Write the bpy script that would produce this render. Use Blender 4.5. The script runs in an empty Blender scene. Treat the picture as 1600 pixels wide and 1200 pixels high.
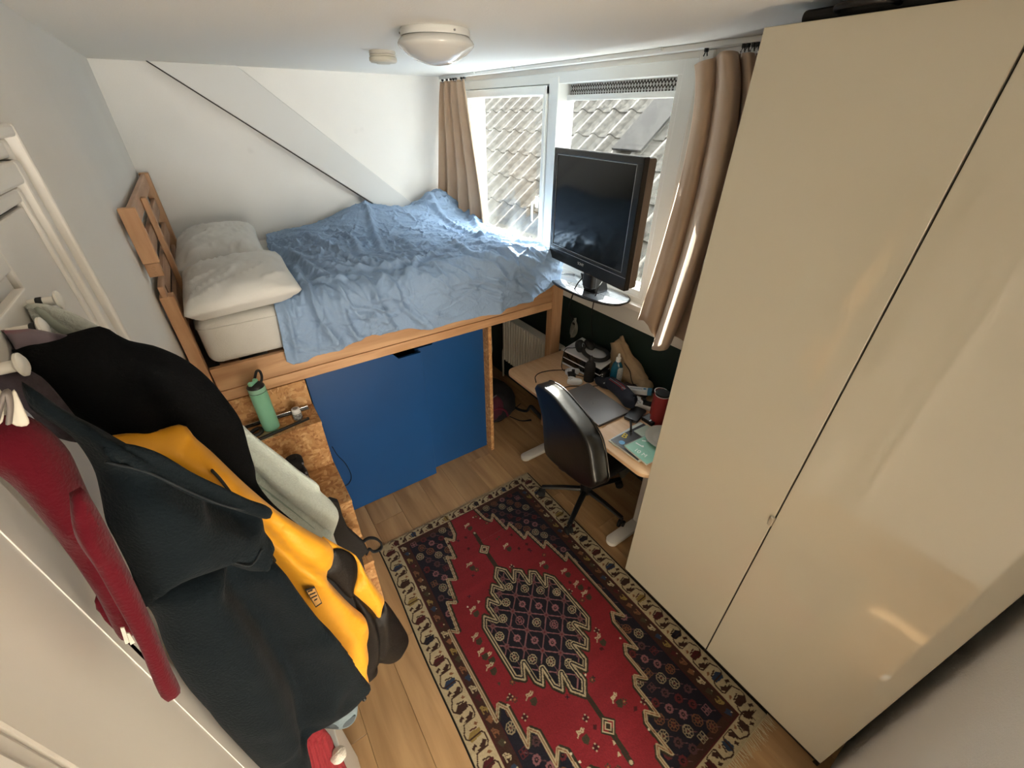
import bpy, bmesh, math, random
import numpy as np
from mathutils import Vector, Matrix
from mathutils.geometry import delaunay_2d_cdt

random.seed(7)
RNG = np.random.default_rng(11)
S = bpy.context.scene
COL = S.collection
PI = math.pi

LOW = 4.0
EXPOSURE, SKY, SUN, HALL = 2.7, 3.0, 8.0, 17.0

# ------------------------------------------------------------------ camera
FPX = 649.7                                   # focal length in pixels of the 1600 px wide frame
YAW, PITCH, ROLL = (math.radians(a) for a in (55.12, 33.02, 0.36))
CAM = np.array([0.0, 0.0, 2.17])
_f = np.array([math.cos(PITCH)*math.cos(YAW), math.cos(PITCH)*math.sin(YAW), -math.sin(PITCH)])
_r0 = np.array([math.sin(YAW), -math.cos(YAW), 0.0])
_u0 = np.cross(_r0, _f)
_r = math.cos(ROLL)*_r0 + math.sin(ROLL)*_u0
_u = -math.sin(ROLL)*_r0 + math.cos(ROLL)*_u0
cam_data = bpy.data.cameras.new('camera')
cam = bpy.data.objects.new('camera', cam_data)
COL.objects.link(cam)
cam.matrix_world = Matrix(((_r[0], _u[0], -_f[0], CAM[0]), (_r[1], _u[1], -_f[1], CAM[1]),
                           (_r[2], _u[2], -_f[2], CAM[2]), (0, 0, 0, 1)))
cam_data.sensor_width = 36.0
cam_data.lens = 36.0*FPX/1600.0
cam_data.clip_start = 0.02
S.camera = cam

# ------------------------------------------------------------------ light and exposure
S.view_settings.view_transform = 'Standard'
S.view_settings.look = 'None'
S.view_settings.exposure = EXPOSURE
S.view_settings.gamma = 1.0
S.view_settings.use_curve_mapping = False
W = bpy.data.worlds.new('sky'); S.world = W
W.use_nodes = True
_bg = W.node_tree.nodes['Background']
_bg.inputs['Color'].default_value = (0.95, 0.975, 1.0, 1)
_bg.inputs['Strength'].default_value = SKY
sun_d = bpy.data.lights.new('sun', 'SUN'); sun_d.energy = SUN; sun_d.angle = math.radians(0.6)
sun_d.color = (1.0, 0.93, 0.82)
sun = bpy.data.objects.new('sun', sun_d); COL.objects.link(sun)
sun.rotation_euler = Vector((-0.3985, -0.7571, -0.5176)).to_track_quat('-Z', 'Y').to_euler()
def area(name, loc, look, sx, sy, power, color, portal=False):
    d = bpy.data.lights.new(name, 'AREA'); d.shape = 'RECTANGLE'; d.size = sx; d.size_y = sy
    d.energy = power; d.color = color
    o = bpy.data.objects.new(name, d); COL.objects.link(o); o.location = loc
    o.rotation_euler = Vector(look).to_track_quat('-Z', 'Y').to_euler()
    if portal: d.cycles.is_portal = True
    return o
area('window_portal', (2.07, 2.38, 1.80), (-1, 0, 0), 1.0, 1.95, 0.0, (1, 1, 1), portal=True)
# added fill light in the hall behind the camera, through the open doorway
hall_fill = area('hall_fill_light', (0.15, -3.12, 1.25), (0, 1, -0.03), 0.9, 1.5, HALL, (1.0, 0.94, 0.84))

# added warm fill light low in the hall, brightens wardrobe foot and floor
low_fill_d = bpy.data.lights.new('low_fill_light', 'POINT'); low_fill_d.energy = LOW; low_fill_d.color = (1.0, 0.84, 0.60); low_fill_d.shadow_soft_size = 0.14
low_fill = bpy.data.objects.new('low_fill_light', low_fill_d); COL.objects.link(low_fill); low_fill.location = (0.42, -0.80, 0.42)

# ------------------------------------------------------------------ helpers
def ray(q):
    return _r*((q[0]-800)/FPX) - _u*((q[1]-600)/FPX) + _f
def P(q, X=None, Y=None, Z=None):
    """a point of the photograph put on the plane x = X, y = Y or z = Z of the room"""
    d = ray(q)
    a, v = (0, X) if X is not None else (1, Y) if Y is not None else (2, Z)
    return CAM + d*((v-CAM[a])/d[a])

def s2l(c):
    if isinstance(c, str):
        c = [int(c[i:i+2], 16)/255 for i in (0, 2, 4)]
    return tuple(x/12.92 if x <= .04045 else ((x+.055)/1.055)**2.4 for x in c)

MATS = {}
def mat(name, col, rough=0.6, metal=0.0, spec=0.5, var=0.0, vscale=6.0, bump=0.0, bscale=80.0, stretch=(1, 1, 1),
        col2=None, coat=0.0, sheen=0.0, coord='Object', trans=0.0, detail=4.0, bdist=.004):
    if name in MATS: return MATS[name]
    m = bpy.data.materials.new(name); m.use_nodes = True
    nt = m.node_tree; b = nt.nodes['Principled BSDF']
    c = s2l(col)
    b.inputs['Base Color'].default_value = (*c, 1)
    b.inputs['Roughness'].default_value = rough
    b.inputs['Metallic'].default_value = metal
    b.inputs['Specular IOR Level'].default_value = spec
    b.inputs['Coat Weight'].default_value = coat
    b.inputs['Coat Roughness'].default_value = 0.06
    b.inputs['Sheen Weight'].default_value = sheen
    b.inputs['Transmission Weight'].default_value = trans
    if var or bump or col2:
        tc = nt.nodes.new('ShaderNodeTexCoord'); mp = nt.nodes.new('ShaderNodeMapping')
        mp.inputs['Scale'].default_value = stretch
        nt.links.new(tc.outputs[coord], mp.inputs['Vector'])
    if var or col2:
        n = nt.nodes.new('ShaderNodeTexNoise'); n.inputs['Scale'].default_value = vscale; n.inputs['Detail'].default_value = detail
        nt.links.new(mp.outputs['Vector'], n.inputs['Vector'])
        r = nt.nodes.new('ShaderNodeValToRGB')
        if col2:
            d = s2l(col2); e = c
            r.color_ramp.elements[0].position = 0.35; r.color_ramp.elements[1].position = 0.65
        else:
            e = tuple(min(1, x*(1+var)) for x in c); d = tuple(x*(1-var) for x in c)
            r.color_ramp.elements[0].position = 0.3; r.color_ramp.elements[1].position = 0.7
        r.color_ramp.elements[0].color = (*d, 1); r.color_ramp.elements[1].color = (*e, 1)
        nt.links.new(n.outputs['Fac'], r.inputs['Fac']); nt.links.new(r.outputs['Color'], b.inputs['Base Color'])
    if bump:
        n2 = nt.nodes.new('ShaderNodeTexNoise'); n2.inputs['Scale'].default_value = bscale; n2.inputs['Detail'].default_value = 3
        nt.links.new(mp.outputs['Vector'], n2.inputs['Vector'])
        bp = nt.nodes.new('ShaderNodeBump'); bp.inputs['Strength'].default_value = bump; bp.inputs['Distance'].default_value = bdist
        nt.links.new(n2.outputs['Fac'], bp.inputs['Height']); nt.links.new(bp.outputs['Normal'], b.inputs['Normal'])
    MATS[name] = m
    return m

def wood(name, c1, c2, axis=0, scale=9.0, rough=0.5, perobj=0.15, knots=None):
    """long-grained wood; the grain runs along the given axis of the object's own space"""
    m = bpy.data.materials.new(name); m.use_nodes = True
    nt = m.node_tree; N = nt.nodes; L = nt.links; b = N['Principled BSDF']
    tc = N.new('ShaderNodeTexCoord'); mp = N.new('ShaderNodeMapping'); oi = N.new('ShaderNodeObjectInfo')
    sc = [1.0]*3; sc[axis] = 0.09
    mp.inputs['Scale'].default_value = sc
    mul = N.new('ShaderNodeVectorMath'); mul.operation = 'SCALE'; mul.inputs['Scale'].default_value = 17.0
    cmb = N.new('ShaderNodeCombineXYZ')
    for k in range(3): L.new(oi.outputs['Random'], cmb.inputs[k])
    L.new(cmb.outputs[0], mul.inputs[0])
    add = N.new('ShaderNodeVectorMath'); add.operation = 'ADD'
    L.new(tc.outputs['Object'], mp.inputs['Vector']); L.new(mp.outputs['Vector'], add.inputs[0]); L.new(mul.outputs[0], add.inputs[1])
    n = N.new('ShaderNodeTexNoise'); n.inputs['Scale'].default_value = scale*4; n.inputs['Detail'].default_value = 6; n.inputs['Distortion'].default_value = 0.6
    L.new(add.outputs[0], n.inputs['Vector'])
    n3 = N.new('ShaderNodeTexNoise'); n3.inputs['Scale'].default_value = scale; n3.inputs['Detail'].default_value = 3; n3.inputs['Distortion'].default_value = 1.6
    L.new(add.outputs[0], n3.inputs['Vector'])
    mx0 = N.new('ShaderNodeMath'); mx0.operation = 'ADD'
    L.new(n.outputs['Fac'], mx0.inputs[0]); L.new(n3.outputs['Fac'], mx0.inputs[1])
    hf = N.new('ShaderNodeMath'); hf.operation = 'MULTIPLY'; hf.inputs[1].default_value = 0.5
    L.new(mx0.outputs[0], hf.inputs[0])
    r = N.new('ShaderNodeValToRGB'); r.color_ramp.elements[0].position = 0.36; r.color_ramp.elements[1].position = 0.62
    r.color_ramp.elements[0].color = (*s2l(c2), 1); r.color_ramp.elements[1].color = (*s2l(c1), 1)
    L.new(hf.outputs[0], r.inputs['Fac'])
    hv = N.new('ShaderNodeHueSaturation')
    ma = N.new('ShaderNodeMapRange'); ma.inputs['To Min'].default_value = 1-perobj; ma.inputs['To Max'].default_value = 1+perobj
    L.new(oi.outputs['Random'], ma.inputs['Value']); L.new(ma.outputs[0], hv.inputs['Value']); L.new(r.outputs['Color'], hv.inputs['Color'])
    L.new(hv.outputs['Color'], b.inputs['Base Color'])
    b.inputs['Roughness'].default_value = rough
    bp = N.new('ShaderNodeBump'); bp.inputs['Strength'].default_value = 0.12; bp.inputs['Distance'].default_value = 0.002
    L.new(n.outputs['Fac'], bp.inputs['Height']); L.new(bp.outputs['Normal'], b.inputs['Normal'])
    MATS[name] = m
    return m

# --- objects
def empty(name, loc=(0, 0, 0), rotz=0.0):
    o = bpy.data.objects.new(name, None); COL.objects.link(o)
    o.location = loc; o.rotation_euler = (0, 0, rotz); o.empty_display_size = 0.05
    return o
def tag(o, label=None, cat=None, group=None, kind=None):
    if label: o['label'] = label
    if cat: o['category'] = cat
    if group: o['group'] = group
    if kind: o['kind'] = kind
    return o
def thing(name, label, cat, loc=(0, 0, 0), rotz=0.0, group=None):
    return tag(empty(name, loc, rotz), label, cat, group)
def basis(o):
    return Matrix.Translation(o.location) @ o.rotation_euler.to_matrix().to_4x4()
def link(name, me, m=None, parent=None, world=True):
    o = bpy.data.objects.new(name, me); COL.objects.link(o)
    if m is not None and not me.materials: me.materials.append(m)
    if parent is not None:
        o.parent = parent
        if world:
            o.matrix_parent_inverse = wm(parent).inverted()
    return o
def wm(o):
    b = basis(o)
    return wm(o.parent) @ o.matrix_parent_inverse @ b if o.parent else b
def obj(name, bm, m=None, parent=None, smooth=False, world=True, angle=None):
    """link a bmesh as ONE mesh object"""
    bm.normal_update()
    me = bpy.data.meshes.new(name); bm.to_mesh(me); bm.free()
    if smooth:
        for p in me.polygons: p.use_smooth = True
        if angle is not None:
            try: me.set_sharp_from_angle(angle=math.radians(angle))
            except Exception: pass
    return link(name, me, m, parent, world)
def struct(name, bm, m, parent=None, smooth=False):
    o = obj(name, bm, m, parent, smooth)
    if parent is None: o['kind'] = 'structure'
    return o
def copy_tree(o, parent=None, label=None):
    c = o.copy(); COL.objects.link(c)
    if parent is not None: c.parent = parent
    if label: c['label'] = label
    for ch in [k for k in bpy.data.objects if k.parent == o and k != c]: copy_tree(ch, c)
    return c

# --- shapes: each adds to a bmesh
def NB(): return bmesh.new()
def box(lo, hi, bev=0.0, seg=2, M=None, bm=None):
    t = bmesh.new()
    r = bmesh.ops.create_cube(t, size=1.0)
    c = [(a+b)/2 for a, b in zip(lo, hi)]; s = [abs(b-a) for a, b in zip(lo, hi)]
    for v in t.verts: v.co = Vector((v.co.x*s[0]+c[0], v.co.y*s[1]+c[1], v.co.z*s[2]+c[2]))
    if bev: bmesh.ops.bevel(t, geom=t.edges[:], offset=min(bev, min(s)*.49), segments=seg, affect='EDGES', profile=0.5)
    if M is not None: bmesh.ops.transform(t, matrix=M, verts=t.verts)
    return merge(bm, t)
def merge(bm, t):
    if bm is None: return t
    me = bpy.data.meshes.new('tmp'); t.to_mesh(me); t.free(); bm.from_mesh(me); bpy.data.meshes.remove(me)
    return bm
def lathe(prof, n=28, c=(0, 0, 0), M=None, bm=None):
    """prof: (radius, height) pairs turned about the z axis"""
    t = bmesh.new(); rings = []
    for r, z in prof:
        if r < 1e-6: rings.append([t.verts.new((c[0], c[1], c[2]+z))])
        else: rings.append([t.verts.new((c[0]+r*math.cos(2*PI*k/n), c[1]+r*math.sin(2*PI*k/n), c[2]+z)) for k in range(n)])
    for a, b in zip(rings, rings[1:]):
        for k in range(n):
            k2 = (k+1) % n
            if len(a) == 1 and len(b) == 1: continue
            if len(a) == 1: t.faces.new((a[0], b[k], b[k2]))
            elif len(b) == 1: t.faces.new((a[k], b[0], a[k2]))
            else: t.faces.new((a[k], b[k], b[k2], a[k2]))
    bmesh.ops.recalc_face_normals(t, faces=t.faces)
    if M is not None: bmesh.ops.transform(t, matrix=M, verts=t.verts)
    return merge(bm, t)
def catmull(pts, n=6):
    p = [np.array(q, float) for q in pts]
    if len(p) < 3: return p
    out = []
    e = [2*p[0]-p[1]]+p+[2*p[-1]-p[-2]]
    for i in range(1, len(e)-2):
        for k in range(n):
            t = k/n
            out.append(0.5*((2*e[i])+(-e[i-1]+e[i+1])*t+(2*e[i-1]-5*e[i]+4*e[i+1]-e[i+2])*t*t+(-e[i-1]+3*e[i]-3*e[i+1]+e[i+2])*t**3))
    out.append(p[-1])
    return out
def tube(pts, r, n=8, smooth=0, bm=None, flat=1.0, cap=True):
    """a swept round bar; r may be one radius or one per point; flat squeezes it in its second direction"""
    pts = catmull(pts, smooth) if smooth else [np.array(q, float) for q in pts]
    m = len(pts)
    rr = np.interp(np.linspace(0, 1, m), np.linspace(0, 1, len(r)), r) if hasattr(r, '__len__') else np.full(m, r)
    t = bmesh.new(); rings = []; ref = None
    for i in range(m):
        d = pts[min(i+1, m-1)]-pts[max(i-1, 0)]; d = d/(np.linalg.norm(d)+1e-12)
        if ref is None:
            ref = np.array([0, 0, 1.0]) if abs(d[2]) < .9 else np.array([1.0, 0, 0])
        a = np.cross(d, ref); a /= np.linalg.norm(a)+1e-12
        b = np.cross(a, d); ref = b
        rings.append([t.verts.new(pts[i]+rr[i]*(a*math.cos(2*PI*k/n)+flat*b*math.sin(2*PI*k/n))) for k in range(n)])
    for A, B in zip(rings, rings[1:]):
        for k in range(n): t.faces.new((A[k], A[(k+1) % n], B[(k+1) % n], B[k]))
    if cap:
        t.faces.new(rings[0][::-1]); t.faces.new(rings[-1])
    bmesh.ops.recalc_face_normals(t, faces=t.faces)
    return merge(bm, t)
def prism(poly, d, bm=None, M=None, bev=0.0, seg=2):
    """polygon (3-D points of one plane) pushed along the vector d"""
    t = bmesh.new(); n = len(poly)
    a = [t.verts.new(p) for p in poly]; b = [t.verts.new(np.array(p, float)+np.array(d, float)) for p in poly]
    t.faces.new(a); t.faces.new(b[::-1])
    for k in range(n): t.faces.new((a[k], b[k], b[(k+1) % n], a[(k+1) % n]))
    bmesh.ops.recalc_face_normals(t, faces=t.faces)
    if bev:
        es = [e for e in t.edges if len(e.link_faces) == 2 and e.calc_face_angle(0) > .5]
        bmesh.ops.bevel(t, geom=es, offset=bev, segments=seg, affect='EDGES', profile=0.5)
    if M is not None: bmesh.ops.transform(t, matrix=M, verts=t.verts)
    return merge(bm, t)
def rrect(x0, y0, x1, y1, r, z=0.0, n=6):
    out = []
    for cx, cy, a in ((x1-r, y1-r, 0), (x0+r, y1-r, 90), (x0+r, y0+r, 180), (x1-r, y0+r, 270)):
        for k in range(n+1):
            t = math.radians(a+90*k/n); out.append((cx+r*math.cos(t), cy+r*math.sin(t), z))
    return out
def grid_mesh(V, closed=False):
    """V: (rows, cols, 3) array -> bmesh"""
    R, C = V.shape[:2]; t = bmesh.new()
    vs = [[t.verts.new(V[i, j]) for j in range(C)] for i in range(R)]
    for i in range(R-1):
        for j in range(C-1): t.faces.new((vs[i][j], vs[i+1][j], vs[i+1][j+1], vs[i][j+1]))
    return t
def mesh_np(name, verts, faces):
    me = bpy.data.meshes.new(name); me.from_pydata(np.asarray(verts).tolist(), [], faces); me.update()
    return me
def vnoise(x, y, seed=0):
    """smooth value noise on arrays"""
    xi = np.floor(x).astype(int); yi = np.floor(y).astype(int); fx = x-xi; fy = y-yi
    fx = fx*fx*(3-2*fx); fy = fy*fy*(3-2*fy)
    def h(a, b):
        n = (a*374761393+b*668265263+seed*1442695041) & 0xffffffff
        n = ((n ^ (n >> 13))*1274126177) & 0xffffffff
        return ((n ^ (n >> 16)) & 0xffff)/65535.0
    return (h(xi, yi)*(1-fx)+h(xi+1, yi)*fx)*(1-fy)+(h(xi, yi+1)*(1-fx)+h(xi+1, yi+1)*fx)*fy
def fbm(x, y, seed=0, o=4):
    s = 0; a = .5
    for k in range(o):
        s = s+a*vnoise(x*2**k, y*2**k, seed+k); a *= .5
    return s
def segdist(px_, py_, pts, closed=False):
    """distance of arrays of points to a polyline"""
    q = list(pts)+([pts[0]] if closed else [])
    d = np.full(px_.shape, 1e9)
    for (x0, y0), (x1, y1) in zip(q, q[1:]):
        dx, dy = x1-x0, y1-y0; l = dx*dx+dy*dy+1e-12
        t = np.clip(((px_-x0)*dx+(py_-y0)*dy)/l, 0, 1)
        d = np.minimum(d, np.hypot(px_-x0-t*dx, py_-y0-t*dy))
    return d
def inside(px_, py_, poly):
    r = np.zeros(px_.shape, bool); n = len(poly)
    for i in range(n):
        x0, y0 = poly[i]; x1, y1 = poly[(i+1) % n]
        if y0 == y1: continue
        c = ((y0 > py_) != (y1 > py_)) & (px_ < (x1-x0)*(py_-y0)/(y1-y0)+x0)
        r ^= c
    return r
def text(name, s, m, parent, origin, xd, yd, size, depth=0.0004, align='CENTER'):
    """flat print: letters of real geometry lying on a surface"""
    cu = bpy.data.curves.new(name, 'FONT'); cu.body = s; cu.size = size; cu.extrude = depth; cu.align_x = align; cu.align_y = 'CENTER'
    cu.materials.append(m)
    o = bpy.data.objects.new(name, cu); COL.objects.link(o)
    xd = Vector(xd).normalized(); yd = Vector(yd).normalized(); zd = xd.cross(yd)
    Mx = Matrix(((xd.x, yd.x, zd.x, origin[0]), (xd.y, yd.y, zd.y, origin[1]), (xd.z, yd.z, zd.z, origin[2]), (0, 0, 0, 1)))
    bpy.context.view_layer.update()
    me = bpy.data.meshes.new_from_object(o.evaluated_get(bpy.context.evaluated_depsgraph_get()))
    bpy.data.objects.remove(o); bpy.data.curves.remove(cu)
    me.transform(Mx)
    if not me.materials: me.materials.append(m)
    return link(name, me, None, parent)
# ------------------------------------------------------------------ materials
wall_white = mat('wall_paint', 'f0efeb', 0.75, var=0.03, vscale=1.6, bump=0.25, bscale=220)
ceil_white = mat('ceiling_paint', 'f0f0ec', 0.8, bump=0.2, bscale=160)
trim_white = mat('gloss_white_paint', 'e6e3dd', 0.38, bump=0.05, bscale=40)
frame_white = mat('window_frame_white', 'e9ebe9', 0.32)
dark_gap = mat('dark_gap', '15120f', 0.9)
pine = wood('pine', 'd2a67b', 'ae8056', 0, 7)
pine_y = wood('pine_across', 'cda383', 'aa7f5e', 1, 7)
pine_z = wood('pine_upright', 'cfa680', 'ae825b', 2, 7)
oak_floor = wood('oak_floor', 'c09c70', '9a7650', 1, 5, rough=0.42, perobj=0.09)
desk_oak = wood('desk_top_wood', 'e6c39c', 'd6ad84', 1, 10, rough=0.45, perobj=0.0)
blue = mat('blue_paint', '0f467c', 0.42, var=0.05, vscale=3, bump=0.05, bscale=60)
black_plastic = mat('black_plastic', '17181a', 0.38)
black_matte = mat('black_matte', '131415', 0.7)
black_gloss = mat('black_gloss', '0b0c0e', 0.12, coat=0.5)
white_plastic = mat('white_plastic', 'e6e6e4', 0.35)
chrome = mat('chrome', 'c9cbcd', 0.2, metal=1.0)
grey_metal = mat('grey_metal', '9a9694', 0.38, metal=0.85)

def osb_mat():
    m = bpy.data.materials.new('chipboard'); m.use_nodes = True
    nt = m.node_tree; N = nt.nodes; L = nt.links; b = N['Principled BSDF']
    tc = N.new('ShaderNodeTexCoord')
    cols = []
    for k, (sc, rot) in enumerate((((30, 95, 60), .5), ((95, 32, 60), -.4))):
        mp = N.new('ShaderNodeMapping'); mp.inputs['Scale'].default_value = sc; mp.inputs['Rotation'].default_value = (rot*.6, rot*.4, rot)
        ns = N.new('ShaderNodeTexNoise'); ns.inputs['Scale'].default_value = 9; ns.inputs['Detail'].default_value = 2
        mxv = N.new('ShaderNodeMix'); mxv.data_type = 'VECTOR'; mxv.inputs['Factor'].default_value = 0.06
        L.new(tc.outputs['Object'], ns.inputs['Vector']); L.new(tc.outputs['Object'], mxv.inputs[4]); L.new(ns.outputs['Color'], mxv.inputs[5])
        L.new(mxv.outputs[1], mp.inputs['Vector'])
        v = N.new('ShaderNodeTexVoronoi'); v.inputs['Scale'].default_value = 1.0
        L.new(mp.outputs['Vector'], v.inputs['Vector'])
        r = N.new('ShaderNodeValToRGB'); cr = r.color_ramp
        for p, c in ((0.0, 'a06a3c'), (0.25, 'c08e58'), (0.5, 'd2a26c'), (0.75, 'b57f4a'), (1.0, 'e0b884')):
            if p in (0.0, 1.0): e = cr.elements[0 if p == 0 else -1]
            else: e = cr.elements.new(p)
            e.color = (*s2l(c), 1)
        sp = N.new('ShaderNodeSeparateColor'); L.new(v.outputs['Color'], sp.inputs[0]); L.new(sp.outputs[0], r.inputs['Fac'])
        cols.append(r)
    n = N.new('ShaderNodeTexNoise'); n.inputs['Scale'].default_value = 34; n.inputs['Detail'].default_value = 3; L.new(tc.outputs['Object'], n.inputs['Vector'])
    st = N.new('ShaderNodeValToRGB'); st.color_ramp.elements[0].position = .46; st.color_ramp.elements[1].position = .54
    L.new(n.outputs['Fac'], st.inputs['Fac'])
    mx = N.new('ShaderNodeMix'); mx.data_type = 'RGBA'
    L.new(st.outputs['Color'], mx.inputs['Factor']); L.new(cols[0].outputs[0], mx.inputs[6]); L.new(cols[1].outputs[0], mx.inputs[7])
    L.new(mx.outputs[2], b.inputs['Base Color']); b.inputs['Roughness'].default_value = 0.6
    bp = N.new('ShaderNodeBump'); bp.inputs['Strength'].default_value = .25; bp.inputs['Distance'].default_value = .002
    L.new(n.outputs['Fac'], bp.inputs['Height']); L.new(bp.outputs['Normal'], b.inputs['Normal'])
    return m
osb = osb_mat()

def glass_mat():
    m = bpy.data.materials.new('window_glass'); m.use_nodes = True
    nt = m.node_tree; N = nt.nodes; L = nt.links; N.remove(N['Principled BSDF'])
    t = N.new('ShaderNodeBsdfTransparent'); t.inputs['Color'].default_value = (.96, .98, .97, 1)
    g = N.new('ShaderNodeBsdfGlossy'); g.inputs['Roughness'].default_value = .02
    d = N.new('ShaderNodeBsdfDiffuse'); d.inputs['Color'].default_value = (.85, .85, .82, 1)
    lw = N.new('ShaderNodeLayerWeight'); lw.inputs['Blend'].default_value = .5
    pw = N.new('ShaderNodeMath'); pw.operation = 'POWER'; pw.inputs[1].default_value = 5.0; L.new(lw.outputs['Facing'], pw.inputs[0])
    fr = N.new('ShaderNodeMath'); fr.operation = 'MULTIPLY_ADD'; fr.inputs[1].default_value = .7; fr.inputs[2].default_value = .035; L.new(pw.outputs[0], fr.inputs[0])
    a = N.new('ShaderNodeMixShader'); L.new(fr.outputs[0], a.inputs[0]); L.new(t.outputs[0], a.inputs[1]); L.new(g.outputs[0], a.inputs[2])
    # a little dust on the pane
    tc = N.new('ShaderNodeTexCoord'); n = N.new('ShaderNodeTexNoise'); n.inputs['Scale'].default_value = 5; n.inputs['Detail'].default_value = 8
    L.new(tc.outputs['Object'], n.inputs['Vector'])
    mr = N.new('ShaderNodeMapRange'); mr.inputs['From Min'].default_value = .45; mr.inputs['From Max'].default_value = .8; mr.inputs['To Max'].default_value = .12
    L.new(n.outputs['Fac'], mr.inputs['Value'])
    c = N.new('ShaderNodeMixShader'); L.new(mr.outputs[0], c.inputs[0]); L.new(a.outputs[0], c.inputs[1]); L.new(d.outputs[0], c.inputs[2])
    L.new(c.outputs[0], N['Material Output'].inputs['Surface'])
    return m
glass = glass_mat()

# ------------------------------------------------------------------ room shell
XL, XW, YB, YF, ZC = -0.262, 1.95, 3.50, -0.27, 2.40     # left wall, window wall, back wall, front wall, ceiling
XG = 2.03                                                   # plane of the glass
ZS = 1.235                                                  # window sill
Y0W, Y1W, Z1W = 1.415, 3.40, 2.355                          # opening of the window
# floor slab with separate oak planks
floor = struct('floor', box((XL-.1, -3.30, -.12), (XW+.1, YB+.1, -.012)), mat('floor_under', '4a3a2a', .9))
pm = {}
def plank_mesh(l):
    k = round(l, 2)
    if k not in pm:
        b = box((0.0006, .0006, -.012), (.1894, l-.0006, 0), .0012, 1)
        me = bpy.data.meshes.new('plank'); b.to_mesh(me); b.free(); me.materials.append(oak_floor); pm[k] = me
    return pm[k]
col = 0; x = XL-.04
offs = (0.35, 1.0, .62, .1, .83, .46, 1.15, .25, .9, .55, .05, .7)
while x < XW:
    y = -3.25 - 1.26 + offs[col % 12]
    while y < YB:
        y0, y1 = max(y, -3.30), min(y+1.26, YB)
        if y1-y0 > .03: link('plank', plank_mesh(y1-y0), None, floor, True).location = (x, y0, 0)
        y += 1.26
    x += .19; col += 1

def smudge_wall():
    m = wall_white.copy(); m.name = 'wall_paint_smudged'
    nt = m.node_tree; N = nt.nodes; L = nt.links; b = N['Principled BSDF']
    src = b.inputs['Base Color'].links[0].from_socket
    tc = N.new('ShaderNodeTexCoord'); v = N.new('ShaderNodeTexNoise'); v.inputs['Scale'].default_value = 4.2; v.inputs['Detail'].default_value = 2
    L.new(tc.outputs['Object'], v.inputs['Vector'])
    r = N.new('ShaderNodeMapRange'); r.inputs['From Min'].default_value = .70; r.inputs['From Max'].default_value = .80; r.inputs['To Max'].default_value = .35
    L.new(v.outputs['Fac'], r.inputs['Value'])
    mx = N.new('ShaderNodeMix'); mx.data_type = 'RGBA'; mx.inputs[7].default_value = (*s2l('9b968c'), 1)
    L.new(r.outputs[0], mx.inputs['Factor']); L.new(src, mx.inputs[6]); L.new(mx.outputs[2], b.inputs['Base Color'])
    return m
wall_back_m = smudge_wall()
struct('wall_back', box((XL-.1, YB, 0), (XW+.12, YB+.1, ZC)), wall_back_m)
struct('wall_left', box((XL-.1, -3.30, 0), (XL, YB, ZC)), wall_white)
struct('ceiling', box((XL-.1, -3.30, ZC), (XW+.14, YB+.1, ZC+.1)), ceil_white)
# window wall: white above, dark green paint below the white band
def two_tone():
    m = bpy.data.materials.new('window_wall_paint'); m.use_nodes = True
    nt = m.node_tree; N = nt.nodes; L = nt.links; b = N['Principled BSDF']
    g = N.new('ShaderNodeNewGeometry'); sp = N.new('ShaderNodeSeparateXYZ'); L.new(g.outputs['Position'], sp.inputs[0])
    c = N.new('ShaderNodeMath'); c.operation = 'GREATER_THAN'; c.inputs[1].default_value = 1.068; L.new(sp.outputs['Z'], c.inputs[0])
    mx = N.new('ShaderNodeMix'); mx.data_type = 'RGBA'; mx.inputs[6].default_value = (*s2l('0b221c'), 1); mx.inputs[7].default_value = (*s2l('e2e0da'), 1)
    L.new(c.outputs[0], mx.inputs['Factor']); L.new(mx.outputs[2], b.inputs['Base Color']); b.inputs['Roughness'].default_value = .65
    return m
ww = box((XW, YF, 0), (XW+.14, YB, ZS-.02))
box((XW, YF, ZS-.02), (XW+.14, Y0W, ZC), bm=ww); box((XW, Y1W, ZS-.02), (XW+.14, YB, ZC), bm=ww)
box((XW, Y0W, Z1W), (XW+.14, Y1W, ZC), bm=ww)
struct('wall_window', ww, two_tone())
# front wall with the doorway the picture is taken from, and the hall behind it
fw = box((0.72, YF-.1, 0), (XW, YF, ZC)); box((XL, YF-.1, 2.20), (.72, YF, ZC), bm=fw)
struct('wall_front', fw, wall_white)
struct('wall_hall_end', box((XL-.1, -3.30, 0), (XW+.1, -3.20, ZC)), wall_white)
struct('wall_hall_side', box((1.10, -3.20, 0), (1.20, YF-.1, ZC)), wall_white)
struct('baseboard_front', box((.72, YF, 0), (1.28, YF+.014, .085), .003), trim_white)
struct('baseboard_back', box((XL, YB-.014, 0), (XW, YB, .085), .003), trim_white)
# boxed-in slanted roof beam on the back wall
beam = NB()
pts = [P(q, Y=YB-.05) for q in ((232, 96), (366, 100), (668, 336), (632, 344))]
d1 = pts[1]-pts[2]; pts[1] = pts[2]+d1*((ZC+.0-pts[2][2])/d1[2]); d0 = pts[0]-pts[3]; pts[0] = pts[3]+d0*((ZC-pts[3][2])/d0[2])
e = (pts[2]-pts[1]); e /= np.linalg.norm(e)
for k in (2, 3): pts[k] = pts[k]+e*.30
prism(pts, (0, .0499, 0), bm=beam, bev=.003)
tag(obj('trim_1', beam, mat('beam_paint', 'dcdddb', .5, bump=.1, bscale=30)), kind='structure')
lip = prism([pts[0]+np.array((0, .0, 0)), pts[3], pts[3]+np.array((-.005, 0, -.006)), pts[0]+np.array((-.007, 0, 0))], (0, .0495, 0))  # dark strip painted in for the shadow along the beam's lower edge
tag(obj('beam_shadow_strip', lip, mat('beam_shadow_edge', '3c3a36', .8)), kind='structure')

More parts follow.
